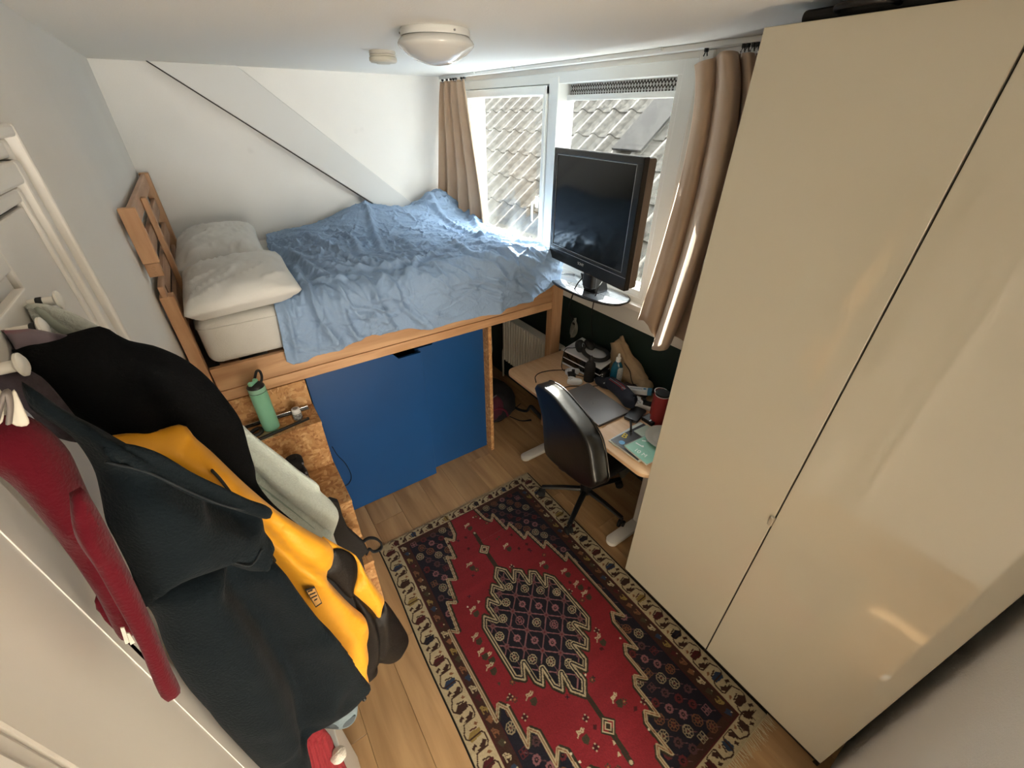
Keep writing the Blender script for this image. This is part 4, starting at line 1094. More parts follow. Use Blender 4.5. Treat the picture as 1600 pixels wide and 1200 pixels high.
lv = [[lb.verts.new(r[k]) for k in (ks if i not in (0, 4) else [17, 17, 18, 19, 20, 21, 21])] for i, r in enumerate(up)]
for A, B in zip(lv, lv[1:]):
    for k in range(len(ks)-1):
        try: lb.faces.new((A[k], A[k+1], B[k+1], B[k]))
        except Exception: pass
obj('label', lb, mat('soap_label', 'c6cacc', .5, col2='9aa0a4', vscale=160), so, smooth=True)
# beige paper bag crumpled against the wall
pb = thing('paper_bag', 'crumpled beige cloth bag slumped against the green wall', 'bag', (1.88, 1.42, DZ_))
bg_m = mat('beige_bag', '9a8264', .85, var=.12, vscale=14, bump=.5, bscale=40)
bgm = lump((1.875, 1.42, DZ_+.085), (.055, .14, .105), 12, .35, 44, 2.2, DZ_+.001)
for v_ in bgm.verts:
    v_.co.x = min(v_.co.x, XW-.004)
    k_ = max(0, (v_.co.z-(DZ_+.09))/.1); v_.co.y += .07*k_; v_.co.z += .09*k_*max(0, 1-abs(v_.co.y-1.52)/.1)
obj('bag', bgm, bg_m, pb, smooth=True)
obj('bag_fold', lump((1.865, 1.28, DZ_+.055), (.04, .06, .05), 17, .35, 30, 2.2, DZ_+.001), bg_m, pb, smooth=True)
cable('cable', [(1.83, 1.42, DZ_+.16), (1.815, 1.36, DZ_+.14), (1.81, 1.33, DZ_+.09), (1.83, 1.30, DZ_+.03)], .003, 'black cord hanging over the beige bag')
dk = thing('dark_pouch', 'dark brown leather pouch lying behind the pencil case', 'pouch', (1.83, 1.30, DZ_))
obj('pouch', lump((1.83, 1.30, DZ_+.030), (.05, .085, .030), 23, .2, 32, 2.6, DZ_+.0005), mat('dark_leather', '2b1d1a', .6, bump=.3), dk, smooth=True)
obj('edge_piping', tube([(1.785, 1.385, DZ_+.035), (1.778, 1.30, DZ_+.045), (1.785, 1.215, DZ_+.035)], .004, 6, 4), mat('tan_edge', '6a5240', .6), dk, smooth=True)
sg = thing('glasses_case', 'dark blue soft pouch with a pale stripe next to the black bottle', 'pouch', (1.74, 1.45, DZ_))
obj('pouch', lump((1.735, 1.47, DZ_+.026), (.045, .07, .026), 31, .15, 32, 2.6, DZ_+.0005), mat('dark_navy_cloth', '1a1f2b', .7), sg, smooth=True)
obj('stripe', tube([(1.70, 1.45, DZ_+.044), (1.735, 1.44, DZ_+.054), (1.77, 1.43, DZ_+.045)], .006, 6, 4, flat=.3), mat('pale_stripe', '8d9494', .6), sg, smooth=True)
# pencil case, navy with red stripes
pc = thing('pencil_case', 'round navy pencil case with red zip stripes in the middle of the desk', 'pencil case', (1.74, 1.32, DZ_))
nav = mat('navy_canvas', '1c2130', .75, bump=.3, bscale=150)
ax0, ax1 = np.array((1.715, 1.435, DZ_+.046)), np.array((1.672, 1.235, DZ_+.046))
ax0 = np.array((1.742, 1.430, DZ_+.044)); ax1 = np.array((1.690, 1.225, DZ_+.047))
obj('tube_body', tube([ax0+(ax0-ax1)*.02, ax0, (ax0+ax1)/2+np.array((0.012, 0, 0)), ax1, ax1-(ax0-ax1)*.02], [.030, .040, .045, .046, .036], 22, 5), nav, pc, smooth=True, angle=60)
for off, m_ in ((-.012, mat('stripe_red', '8d2530', .6)), (.0, mat('zip_grey', '7d7a7c', .4)), (.012, MATS['stripe_red'])):
    obj('stripe' if off else 'zip', tube([ax0+np.array((-.012+off, off*.3, .037)), (ax0+ax1)/2+np.array((-.003+off, 0, .0445)), ax1*.7+ax0*.3+np.array((-.008+off, 0, .044))], .0032, 6, 5, flat=.6), m_, pc, smooth=True)
obj('zip_pull', box((1.700, 1.285, DZ_+.088), (1.712, 1.31, DZ_+.092), .001), grey_metal, pc)
# small white carton with a blue end
wb = thing('white_carton', 'long white carton with a blue end leaning by the red tubes', 'box', (1.84, 1.27, DZ_+.02))
Mw = Matrix.Translation((1.795, 1.255, DZ_+.062)) @ Matrix.Rotation(math.radians(-57), 4, 'Z') @ Matrix.Rotation(-.12, 4, 'Y')
obj('carton', box((-.075, -.022, -.014), (.05, .022, .014), .001, 1, Mw), mat('carton_white', 'd8dadb', .5), wb)
obj('end', box((.0502, -.022, -.014), (.075, .022, .014), .001, 1, Mw), mat('carton_blue', '3f7fa6', .5), wb)
obj('print', box((-.05, -.004, .0141), (.02, .003, .0145), 0, 1, Mw), mat('carton_print', '8b98a5', .5), wb)
obj('logo', lathe([(0, .0147), (.009, .0147), (.009, .0141)], 14, M=Mw @ Matrix.Translation((.033, .004, 0))), MATS['carton_blue'], wb)
# red tubes
redt = mat('red_tube', 'a03030', .45, bump=.05)
def canister(c, r, h, label, lidm):
    t = thing('red_tube', label, 'tube', c, 0, 'red tubes on the desk')
    obj('tube', lathe([(0, 0), (r, 0), (r, h), (r-.002, h), (r-.002, h-.02)], 32, c), redt, t, smooth=True, angle=40)
    obj('rim', lathe([(r-.003, h-.002), (r+.0015, h-.002), (r+.0015, h+.002), (r-.003, h+.002)], 32, c), white_plastic, t, smooth=True, angle=40)
    if lidm: obj('lid', lathe([(r+.0005, h+.002), (r+.0005, h+.012), (r-.004, h+.013), (0, h+.011)], 32, c), lidm, t, smooth=True, angle=40)
    else: obj('inside', lathe([(r-.0025, h-.02), (0, h-.02)], 32, c), mat('tube_inside', '8a1420', .6), t)
    return t
canister((1.712, 1.045, DZ_), .038, .185, 'red cylindrical tube with a black lid at the wardrobe edge', black_matte)
canister((1.772, 1.095, DZ_), .036, .155, 'open red cylindrical tube with white rim behind the lidded one', None)
# power bank, adapter
hd = thing('power_bank', 'black rounded power bank between the laptop and the plate', 'power bank', (1.665, 1.15, DZ_))
Mh = Matrix.Translation((1.658, 1.150, DZ_)) @ Matrix.Rotation(math.radians(17), 4, 'Z')
obj('case', prism(rrect(-.070, -.040, .070, .040, .014, .001), (0, 0, .018), bev=.004, seg=3, M=Mh), black_plastic, hd, smooth=True, angle=50)
obj('edge_band', tube([tuple(Mh @ Vector((p[0]*1.002, p[1]*1.002, .010))) for p in rrect(-.070, -.040, .070, .040, .014, 0)+[rrect(-.070, -.040, .070, .040, .014, 0)[0]]], .0016, 6, cap=False), grey_metal, hd)
cable('cable', [(1.60, 1.125, DZ_+.012), (1.565, 1.105, DZ_+.03), (1.53, 1.075, DZ_+.045), (1.50, 1.045, DZ_+.03)], .0055, 'short thick black cable curving from the power bank onto the magazines')
ad = thing('adapter', 'dark adapter with a pale stripe under the plate edge by the wardrobe', 'adapter', (1.70, 1.07, DZ_))
obj('case', box((1.655, 1.030, DZ_), (1.715, 1.105, DZ_+.024), .004), black_plastic, ad)
obj('label', box((1.658, 1.062, DZ_+.0242), (1.712, 1.098, DZ_+.0248)), mat('adapter_label', '6f7478', .5), ad)
obj('stripe', box((1.658, 1.050, DZ_+.0242), (1.712, 1.058, DZ_+.0250)), white_plastic, ad)
# laptop
lq = [(1.479, 1.540), (1.653, 1.545), (1.660, 1.201), (1.415, 1.177)]
lt = thing('laptop', 'closed grey laptop on the desk in front of the chair', 'laptop', (1.54, 1.36, DZ_))
ML = Matrix.Translation((1.535, 1.362, DZ_)) @ Matrix.Rotation(math.radians(-2), 4, 'Z')
alu = mat('laptop_grey', '7f7c7c', .5, metal=.45)
obj('base', prism(rrect(-.118, -.178, .118, .178, .012, .002), (0, 0, .009), bev=.002, M=ML), mat('laptop_base', '4d4b4b', .4, metal=.5), lt, smooth=True, angle=40)
obj('lid', prism(rrect(-.118, -.178, .118, .178, .012, .0115), (0, 0, .007), bev=.0018, M=ML), alu, lt, smooth=True, angle=40)
lg_ = NB()
for k in range(4): 
    a_ = -.012+k*.008
    prism([(a_*.4-.004+(-.008 if k in (1,) else .0), a_, .01852), (a_*.4+.016, a_+.004, .01852), (a_*.4+.016, a_+.0065, .01852), (a_*.4-.004, a_+.0025, .01852)], (0, 0, .0002), bm=lg_, M=ML @ Matrix.Translation((-.012, 0, 0)))
obj('emblem', lg_, mat('emblem_bright', 'c8c8c8', .2, metal=.9), lt)
obj('edge_strip', box((-.1185, -.176, .0125), (-.1178, .176, .0175), 0, 1, ML), mat('bright_edge', 'd0cfcd', .3, metal=.6), lt)  # brighter metal strip along the front edge of the lid
# magazines, planner and plate
mgz = DZ_
def sheet_pile(name, label, c, rot, L, Wd, z0, h, m, cat, pages=None):
    t = thing(name, label, cat, (c[0], c[1], z0))
    M_ = Matrix.Translation((c[0], c[1], z0)) @ Matrix.Rotation(rot, 4, 'Z')
    obj('pages', box((-L/2+.001, -Wd/2+.001, 0), (L/2-.001, Wd/2-.001, h-.0008), 0, 1, M_), pages or mat('paper_edge', 'd6d3cc', .8), t)
    obj('cover', box((-L/2, -Wd/2, h-.0008), (L/2, Wd/2, h), 0, 1, M_), m, t)
    return t, M_
RP = math.radians(-4)
m1, M1 = sheet_pile('magazine', 'white magazine at the bottom of the paper pile on the desk', (1.505, .985), RP+.12, .26, .20, mgz, .008, mat('mag_white', 'd0d4d0', .4), 'magazine')
m2, M2 = sheet_pile('magazine', 'dark magazine with a yellow letter B and blue dot under the planner', (1.50, .975), RP+.05, .25, .185, mgz+.0082, .006, mat('mag_dark', '23262b', .35), 'magazine')
bq_ = P((976, 681), Z=mgz+.0145)
text('lettering', 'B', mat('print_yellow', 'e3c82c', .5), m2, (bq_[0], bq_[1], mgz+.0144), (0.25, -.97, 0), (0.97, .25, 0), .055)
bd_ = P((972, 690), Z=mgz+.0145)
obj('blue_dot', lathe([(0, .0006), (.016, .0006), (.016, 0)], 28, (bd_[0]-.006, bd_[1]-.004, mgz+.0142)), mat('print_blue', '5c9fd0', .45), m2)
pln, M3 = sheet_pile('planner', 'mint green spiral planner lying under the plate', (1.512, .905), RP, .255, .155, mgz+.0145, .010, mat('mint_cover', '8fc4b0', .4, var=.06, vscale=20), 'planner')
for k in range(26):
    x = -.12+.24*k/25
    obj('ring', tube([tuple(M3 @ Vector((x, .0775+.006*math.cos(a), .006+.0065*math.sin(a)))) for a in np.linspace(0, 2*PI, 9)], .0009, 5, cap=False), mat('ring_white', 'd8dad8', .35), pln)
text('lettering', '10 M', mat('print_white', 'eef2ee', .5), pln, tuple(M3 @ Vector((-.095, -.004, .0103))), (0.10, -.99, 0), (.99, .10, 0), .034)
wv = NB()
for k, (a, b_) in enumerate((((-.02, .060), (.03, .045)), ((-.06, .064), (-.045, .030)))):
    tube([tuple(M3 @ Vector((a[0], a[1], .0103))), tuple(M3 @ Vector(((a[0]+b_[0])/2, min(a[1], b_[1])-.006, .0104))), tuple(M3 @ Vector((b_[0], b_[1], .0103)))], .004, 6, 4, bm=wv, flat=.12)
obj('white_wave', wv, MATS['print_white'], pln)
cdm, M4 = sheet_pile('notebook', 'grey-green notebook lying along the wall side of the planner', (1.575, 1.0), RP+.02, .10, .09, mgz+.0145, .006, mat('greygreen_cover', 'a9b5a6', .5), 'notebook')
pt = thing('plate', 'pale grey ceramic plate lying on the mint planner', 'plate', (1.595, .905, mgz+.0246))
obj('plate', lathe([(0, .000), (.055, .0), (.058, .003), (.062, .004), (.098, .016), (.099, .0185), (.096, .0185), (.062, .0075), (.056, .005), (0, .0045)], 56, (1.595, .905, mgz+.0248)), mat('stoneware', 'bdb9ad', .25), pt, smooth=True, angle=50)
# dark cloth bag hung from the desk frame beyond the chair
hb = thing('cloth_bag', 'dark olive cloth bag hanging under the desk beyond the chair', 'bag', (1.55, 1.12, .45))
fl = slab(np.array(catmull([(-.06, .10), (.05, .12), (.09, .02), (.05, -.10), (.01, -.16), (-.03, -.06), (-.06, .10)], 5)[:-1]), np.array((1.56, 1.10, .50)), np.array((.9, -.43, 0)), None, np.array((-.43, -.9, 0)), .03, .01)
obj('bag', fl, mat('olive_cloth', '34332a', .85, bump=.4, bscale=60), hb, smooth=True)
obj('strap', tube([(1.53, 1.12, .58), (1.56, 1.11, .64), (1.60, 1.10, .69), (1.65, 1.10, .70)], .008, 8, 4, flat=.4), mat('strap_dark', '2a2a24', .8), hb, smooth=True)

# ------------------------------------------------------------------ things on the chipboard stairs
wbt = thing('water_bottle', 'mint green water bottle with a black loop lid on the top step', 'water bottle', (-.055, 1.945, T1))
wc = (-.055, 1.945, T1)
mint = mat('mint_plastic', '90d4b4', .35, spec=.4)
obj('body', lathe([(0, 0), (.031, 0), (.0355, .004), (.0365, .03), (.0365, .205), (.0365, .212), (0, .212)], 40, wc), mint, wbt, smooth=True, angle=40)
obj('band', lathe([(.0362, .2122), (.0368, .2135), (.0362, .2148)], 40, wc), black_matte, wbt)
obj('collar', lathe([(.0366, .215), (.0366, .236), (.033, .238), (0, .238)], 40, wc), mat('mint_light', '9ed3ba', .35), wbt, smooth=True, angle=40)
lid = obj('lid', lathe([(.0355, .2365), (.036, .240), (.030, .250), (.020, .256), (0, .258)], 36, wc), black_plastic, wbt, smooth=True)
obj('loop', tube([(wc[0]-.004, wc[1]+.020, T1+.248), (wc[0]+.010, wc[1]+.036, T1+.266), (wc[0]+.024, wc[1]+.050, T1+.285), (wc[0]+.036, wc[1]+.048, T1+.282), (wc[0]+.036, wc[1]+.030, T1+.262), (wc[0]+.026, wc[1]+.010, T1+.246)], .0058, 8, 6), black_plastic, wbt, smooth=True)
Ms = Matrix.Translation((wc[0]-.004, wc[1]-.004, T1+.259)) @ Matrix.Rotation(math.radians(52), 4, 'Z')
sp_ = box((-.026, -.008, -.003), (.026, .008, .007), .003, 2, Ms); box((-.026, -.009, .004), (-.008, .009, .014), .003, 2, Ms, sp_); box((.008, -.009, .004), (.024, .009, .012), .003, 2, Ms, sp_)
obj('spout', sp_, mint, wbt)
pj = thing('pill_jar', 'small white jar with a label beside the mint bottle', 'jar', (.068, 1.955, T1))
jc = (.066, 1.950, T1)
obj('jar', lathe([(0, 0), (.018, 0), (.0205, .003), (.0205, .040), (.017, .046), (0, .046)], 30, jc), mat('jar_body', 'd2d2cc', .3), pj, smooth=True, angle=40)
obj('label', lathe([(.0208, .006), (.0208, .038)], 30, jc), mat('jar_label', 'a6a8a6', .5, col2='4a4c4e', vscale=140), pj, smooth=True)
obj('lid', lathe([(.0175, .046), (.0185, .047), (.0185, .060), (.016, .062), (0, .062)], 30, jc), white_plastic, pj, smooth=True, angle=40)
obj('lid_print', lathe([(0, .0626), (.012, .0626), (.012, .0622)], 24, jc), mat('lid_grey', '8d8f8e', .5), pj)
ms = thing('magnetic_strip', 'silver and black knife-like strip lying at the back of the top step', 'strip', (0, 2.0, T1))
obj('strip', box((-.16, 2.018, T1+.0005), (.128, 2.030, T1+.012), .001), chrome, ms)
obj('strip_back', box((-.16, 2.004, T1+.0005), (.128, 2.0178, T1+.006), .001), black_plastic, ms)
bs = thing('black_stick', 'slim black stick with a slotted end on the front of the top step', 'stick', (0, 1.90, T1))
Mk = Matrix.Translation((.0, 1.898, T1)) @ Matrix.Rotation(math.radians(10), 4, 'Z')
obj('stick', prism([tuple(p) for p in rrect(-.15, -.0075, .112, .0075, .0070, .0005)], (0, 0, .010), bev=.001, M=Mk), black_plastic, bs, smooth=True, angle=40)
obj('slot', box((.074, -.002, .0104), (.102, .002, .0108), 0, 1, Mk), mat('slot_tan', '8a6a48', .7), bs)
nt_ = thing('wooden_block', 'small pale wooden tile under the black stick', 'tile', (-.08, 1.89, T1))
obj('tile', box((-.115, 1.868, T1-.0), (-.062, 1.925, T1+.0004), 0), mat('pale_tile', 'd9c79a', .6), nt_)
cl_ = thing('black_clip', 'black plastic clip lying left of the mint bottle', 'clip', (-.13, 1.93, T1))
obj('clip', tube([(-.165, 1.925, T1+.012), (-.12, 1.95, T1+.016), (-.100, 1.945, T1+.015), (-.105, 1.915, T1+.013), (-.15, 1.905, T1+.012)], .011, 8, 5, flat=.8), black_plastic, cl_, smooth=True)
tm_ = thing('black_thermos', 'black thermos flask with grey marks standing on the middle step', 'flask', (-.02, 1.74, T2))
tc_ = (-.018, 1.745, T2)
obj('body', lathe([(0, 0), (.037, 0), (.040, .004), (.040, .12), (.034, .15), (.032, .165), (0, .165)], 32, tc_), black_plastic, tm_, smooth=True, angle=40)
obj('cap', lathe([(.036, .166), (.0385, .170), (.0385, .205), (.034, .212), (.018, .214), (.016, .222), (0, .222)], 32, tc_), black_matte, tm_, smooth=True, angle=40)
mk = NB()
for z in (.07, .10, .125, .185): box((tc_[0]+.028, tc_[1]-.034, T2+z), (tc_[0]+.036, tc_[1]-.024, T2+z+.006), .0, bm=mk)
obj('mark', mk, mat('mark_grey', 'a0a0a0', .4), tm_)
sb = thing('shoulder_bag', 'black bag with a looped strap leaning on the lowest step', 'bag', (.10, 1.42, T3))
obj('bag', prism([P(q, Y=1.36) for q in ((516, 782), (530, 786), (536, 808), (545, 828), (570, 850), (576, 862), (566, 872))]+[np.array((.10, 1.36, .25)), np.array((.10, 1.36, .002)), np.array((-.12, 1.36, .002)), np.array((-.12, 1.36, .55))], (0, .03, 0), bev=.006, seg=3), mat('black_canvas', '1d1a18', .8, bump=.3, bscale=90), sb)
obj('bag_strap', tube([P(q, Y=1.37) for q in ((562, 858), (566, 848), (576, 841), (588, 842), (596, 850), (594, 858), (584, 862), (577, 858), (572, 866))], .010, 8, 5, flat=.5), black_matte, sb, smooth=True)
# ------------------------------------------------------------------ knotted rug: every knot is a coloured cell of the pile
RWd, RLn, CELL = 1.13, 1.74, .003
nu, nv = int(RWd/CELL)+1, int(RLn/CELL)+1
gu = np.arange(nu)*CELL; gv = np.arange(nv)*CELL
IMG = np.zeros((nu, nv, 3))
class Pen:
    red, navy, brown, cream, maroon, olive, blue, pink, gold, black, tan, white = [np.array(s2l(c)) for c in
        ('7c1f27', '191824', '3a241d', 'b5a686', '4d1c1f', '3f3a2a', '2b3950', '8d5f63', '8a7440', '14100e', '7b5238', 'cfc6ae')]
def _win(x0, x1, y0, y1):
    a, b = max(0, int(x0/CELL)-1), min(nu, int(x1/CELL)+3); c, d = max(0, int(y0/CELL)-1), min(nv, int(y1/CELL)+3)
    if a >= b or c >= d: return None
    U, V = np.meshgrid(gu[a:b], gv[c:d], indexing='ij')
    return slice(a, b), slice(c, d), U, V
def fill(poly, col):
    p = np.array(poly); w = _win(p[:, 0].min(), p[:, 0].max(), p[:, 1].min(), p[:, 1].max())
    if w: IMG[w[0], w[1]][inside(w[2], w[3], poly)] = col
def line(pts, wd, col, closed=False):
    p = np.array(pts); w = _win(p[:, 0].min()-wd, p[:, 0].max()+wd, p[:, 1].min()-wd, p[:, 1].max()+wd)
    if w: IMG[w[0], w[1]][segdist(w[2], w[3], pts, closed) < wd/2] = col
def disc(c, r, col, sq=1.0):
    w = _win(c[0]-r, c[0]+r, c[1]-r, c[1]+r)
    if w: IMG[w[0], w[1]][np.hypot(w[2]-c[0], (w[3]-c[1])*sq) < r] = col
def ngon(c, r, n, a0=0.0): return [(c[0]+r*math.cos(2*PI*k/n+a0), c[1]+r*math.sin(2*PI*k/n+a0)) for k in range(n)]
def loc(c, a, s, pts): 
    ca, sa = math.cos(a), math.sin(a)
    return [(c[0]+s*(x*ca-y*sa), c[1]+s*(x*sa+y*ca)) for x, y in pts]
MED = [(0.534, 0.497), (0.571, 0.541), (0.571, 0.619), (0.608, 0.565), (0.642, 0.593), (0.638, 0.678), (0.679, 0.623), (0.707, 0.647), (0.702, 0.74), (0.739, 0.687), (0.769, 0.731), (0.776, 1.002), (0.735, 1.046), (0.695, 0.985), (0.701, 1.074), (0.667, 1.11), (0.626, 1.054), (0.631, 1.136), (0.598, 1.172), (0.562, 1.115), (0.569, 1.196), (0.528, 1.245), (0.489, 1.195), (0.498, 1.116), (0.458, 1.174), (0.433, 1.136), (0.436, 1.051), (0.397, 1.108), (0.377, 1.076), (0.378, 0.983), (0.343, 1.043), (0.308, 1.011), (0.308, 0.74), (0.337, 0.691), (0.38, 0.747), (0.374, 0.661), (0.4, 0.625), (0.436, 0.678), (0.431, 0.608), (0.461, 0.572), (0.499, 0.624), (0.495, 0.545)]
RZ = [(0.639, 0.055), (0.654, 0.17), (0.678, 0.206), (0.713, 0.165), (0.727, 0.313), (0.763, 0.284), (0.781, 0.433), (0.822, 0.406), (0.84, 0.549), (0.877, 0.521), (0.895, 0.688), (0.931, 0.655), (0.931, 1.10), (0.894, 1.051), (0.869, 1.089), (0.868, 1.243), (0.833, 1.197), (0.807, 1.23), (0.806, 1.354), (0.769, 1.315), (0.745, 1.344), (0.742, 1.476), (0.706, 1.433), (0.681, 1.462), (0.686, 1.591), (0.658, 1.539), (0.635, 1.565), (0.637, 1.69)]
LZ = [(1.085-u, v) for u, v in RZ]
BW = .105                                     # cream border
bx0, bx1, by0, by1 = BW, RWd-BW, .062, RLn-.07
IMG[:] = Pen.cream
def border_run(fixed, lo, hi, along, inner, wd):
    """the border of stiff cups and hooks with its stepping vine"""
    step = .112; k = 0; s = lo+.03
    sg_ = 1 if inner > fixed else -1
    mid = fixed+sg_*wd*.52
    def T(a, b): return (b, a) if along == 'v' else (a, b)
    cyc = (Pen.maroon, Pen.blue, Pen.brown, Pen.gold, Pen.maroon, Pen.navy)
    vine = []
    while s < hi:
        c = mid; d = wd/.085
        o = sg_*d
        pts = lambda L: [T(s+x, c+o*y) if along == 'u' else (c+o*y, s+x) for x, y in L]
        vine += pts([(-.050, -.026), (-.036, -.034), (-.018, -.034), (-.008, -.026), (-.008, .026), (.004, .034), (.034, .034), (.046, .026), (.046, -.020)])
        fill(pts([(-.030, -.012), (-.024, .026), (.0, .022), (.006, -.018), (-.010, -.030)]), cyc[k % 6])
        line(pts([(-.036, -.010), (-.030, .016)]), .006, Pen.brown if k % 3 else Pen.maroon)
        fill(pts([(.016, .020), (.030, .030), (.044, .016), (.046, -.006), (.038, -.018), (.036, .0), (.028, -.004), (.026, .010)]), Pen.brown)
        fill(pts([(.012, -.014), (.022, -.030), (.034, -.026), (.026, -.016), (.030, -.008)]), Pen.brown)
        fill(pts([(-.040, .030), (-.052, .020), (-.046, .012), (-.038, .018)]), Pen.tan)
        s += step; k += 1
    line(vine, .0055, Pen.brown)
border_run(.006, .06, RLn-.06, 'v', BW, BW-.012)
border_run(RWd-.006, .06, RLn-.06, 'v', RWd-BW, BW-.012)
border_run(.0, .09, RWd-.09, 'u', by0, by0)
border_run(RLn, .09, RWd-.09, 'u', by1, RLn-by1)
fill([(bx0, by0), (bx1, by0), (bx1, by1), (bx0, by1)], Pen.brown)
GB = .058
fill([(bx0+GB, by0+.035), (bx1-GB, by0+.035), (bx1-GB, by1-.035), (bx0+GB, by1-.035)], Pen.navy)
# small birds in the brown guard band
def bird(c, a, s, col):
    for L in (((-1, .2), (-.5, .5), (-.2, -.6)), ((-.3, .6), (.1, -.6)), ((.1, .4), (.45, -.2), (.5, -.9)), ((.5, -.1), (.9, -.4), (.8, -1)), ((-1, -.8), (.9, -.9))): line(loc(c, a, s, L), .0045, col)
k = 0
for v in np.arange(by0+.03, by1-.02, .047):
    for u, a in ((bx0+GB*.5, PI/2), (bx1-GB*.5, -PI/2)):
        if k % 2 == 0: bird((u, v), a+PI, .016, (Pen.cream, Pen.gold, Pen.tan)[(k//2) % 3])
        else:
            fill(loc((u, v), 0, .016, [(-1, -.7), (.4, -1), (1, .3), (-.2, .9)]), (Pen.blue, Pen.maroon, Pen.tan, Pen.olive)[(k//2) % 4])
            disc((u+.012, v+.004), .003, Pen.cream)
    k += 1
# rosettes of the dark corners
def rosette(c, r, col, kind):
    if kind == 0:
        line(ngon(c, r, 8, PI/8), .004, col, True); line(ngon(c, r*.45, 8, PI/8), .003, col, True)
        for q in ngon(c, r*.8, 8): line([c, q], .0025, col)
        disc(c, r*.22, Pen.maroon)
    elif kind == 1:
        for q in ngon(c, r*.62, 8): disc(q, r*.26, col)
        disc(c, r*.32, Pen.black); disc(c, r*.16, col)
    else:
        for q in ngon(c, r*.55, 4, PI/4): line(ngon(q, r*.42, 4, PI/4), .003, col, True)
cnt = 0
for i, v in enumerate(np.arange(.10, RLn-.08, .0478)):
    for j, u in enumerate(np.arange(bx0+GB+.028+(i % 2)*.032, bx1-GB-.01, .064)):
        h = (i*7+j*3) % 5
        line([(u, v), (u+.030, v+.024)], .003, Pen.pink*.45)
        rosette((u, v), .0215, (Pen.pink*.8, Pen.pink*.30, Pen.tan*.8, Pen.maroon*1.3, Pen.cream*.62)[h], (1, 1, 0, 1, 0)[h] if (i+j) % 6 else 2)
# red field with its saw-tooth edge
field = RZ+LZ[::-1]
fill(field, Pen.red)
for Zg, s in ((RZ, 1), (LZ, -1)):
    line([(u-s*.010, v) for u, v in Zg], .014, Pen.olive*.6)
    line(Zg, .014, Pen.cream*.85); line(Zg, .0035, Pen.tan)
# figures scattered on the red
figs = [(0.53, 0.157), (0.411, 0.402), (0.305, 0.637), (0.257, 0.867), (0.656, 0.418), (0.768, 0.633), (0.847, 0.836), (0.847, 0.901), (0.747, 1.107), (0.323, 1.109), (0.632, 1.328), (0.426, 1.336), (0.239, 0.834), (0.239, 0.91), (.55, 1.60), (.84, .74), (.25, .76)]
for k, (u, v) in enumerate(figs):
    fill(loc((u+.004, v+.022), .2, .018, [(-.8, -.6), (.8, -.8), (.9, .4), (0, 1.1), (-.8, .5)]), Pen.olive*.9)
    for L in (((-1.2, .5), (-.7, .0), (.7, .0), (1.2, -.5)), ((-.7, .0), (-.7, -.7)), ((-.2, .0), (-.2, -.5)), ((.2, .0), (.2, -.6)), ((.7, .0), (.7, -.8)), ((-.8, -.7), (.0, -.45), (.8, -.8))):
        line(loc((u, v-.004), .15 if k % 2 else -.1, .017, L), .0045, Pen.cream)
rr2 = random.Random(3)
for k in range(150):
    u, v = rr2.uniform(.22, .9), rr2.uniform(.1, 1.66)
    if not inside(np.array([u]), np.array([v]), field)[0] or inside(np.array([u]), np.array([v]), MED)[0]: continue
    if min(abs(u-a)+abs(v-b) for a, b in figs) < .05: continue
    t_ = k % 6
    if t_ == 0:
        disc((u, v), .012, Pen.maroon*.7)
        for q in ngon((u, v), .011, 4, .4): disc(q, .0035, Pen.cream*.9)
    elif t_ == 1: fill(loc((u, v), rr2.uniform(0, 6), .009, [(-1, -.8), (1, -.7), (0, 1)]), Pen.cream if k % 4 == 1 else Pen.olive)
    elif t_ == 2:
        for q in ngon((u, v), .010, 6): disc(q, .004, Pen.olive)
        disc((u, v), .004, Pen.gold)
    elif t_ == 3: fill(loc((u, v), rr2.uniform(0, 6), .012, [(-1, -.4), (.5, -.8), (1, .3), (-.3, .7)]), Pen.maroon*.8)
    elif t_ == 4:
        for L in (((-1, 0), (1, 0)), ((0, -1), (0, 1))): line(loc((u, v), .6, .009, L), .004, Pen.navy)
    else: disc((u, v), .0045, Pen.white)
# pendants and medallion
pend = [(.541, .225), (.535, .36), (.536, .50)]
for A in (pend, [(1.072-u, RLn-v) for u, v in pend]):
    line(A, .022, Pen.olive*.6); line(A, .005, Pen.brown)
    c = A[1]
    for r, w, cl in ((.036, .010, Pen.olive*.6), (.031, .0045, Pen.cream), (.017, .0045, Pen.cream)): line(ngon(c, r, 4, 0), w, cl, True)
    disc(A[0], .007, Pen.cream)
fill(MED, Pen.navy*.75); line(MED, .026, Pen.olive*.55, True); 
w_ = _win(.25, .85, .45, 1.3); msk = inside(w_[2], w_[3], MED)
dist = segdist(w_[2], w_[3], MED, True)
sub = IMG[w_[0], w_[1]]
sub[msk & (dist < .030)] = Pen.navy*.6
sub[(dist < .0035)] = Pen.cream*.9
sub[msk & (dist > .010) & (dist < .0150)] = Pen.cream*.9
UU, VV = np.meshgrid(gu, gv, indexing='ij')
inner = inside(UU, VV, MED) & (segdist(UU, VV, MED, True) > .018)
keep = IMG.copy()
a_, b_ = np.array((.0655, .0565)), np.array((-.0600, .0615)); c0 = np.array((.5415, .871))
for i in range(-7, 8):
    p, q = c0+a_*(i+.5)-b_*8, c0+a_*(i+.5)+b_*8; line([tuple(p), tuple(q)], .005, Pen.pink*.9)
    p, q = c0+b_*(i+.5)-a_*8, c0+b_*(i+.5)+a_*8; line([tuple(p), tuple(q)], .005, Pen.pink*.9)
for i in range(-9, 10):
    p = c0+(a_-b_)*.5*i; line([tuple(p-(a_+b_)*6), tuple(p+(a_+b_)*6)], .003, Pen.pink*.6)
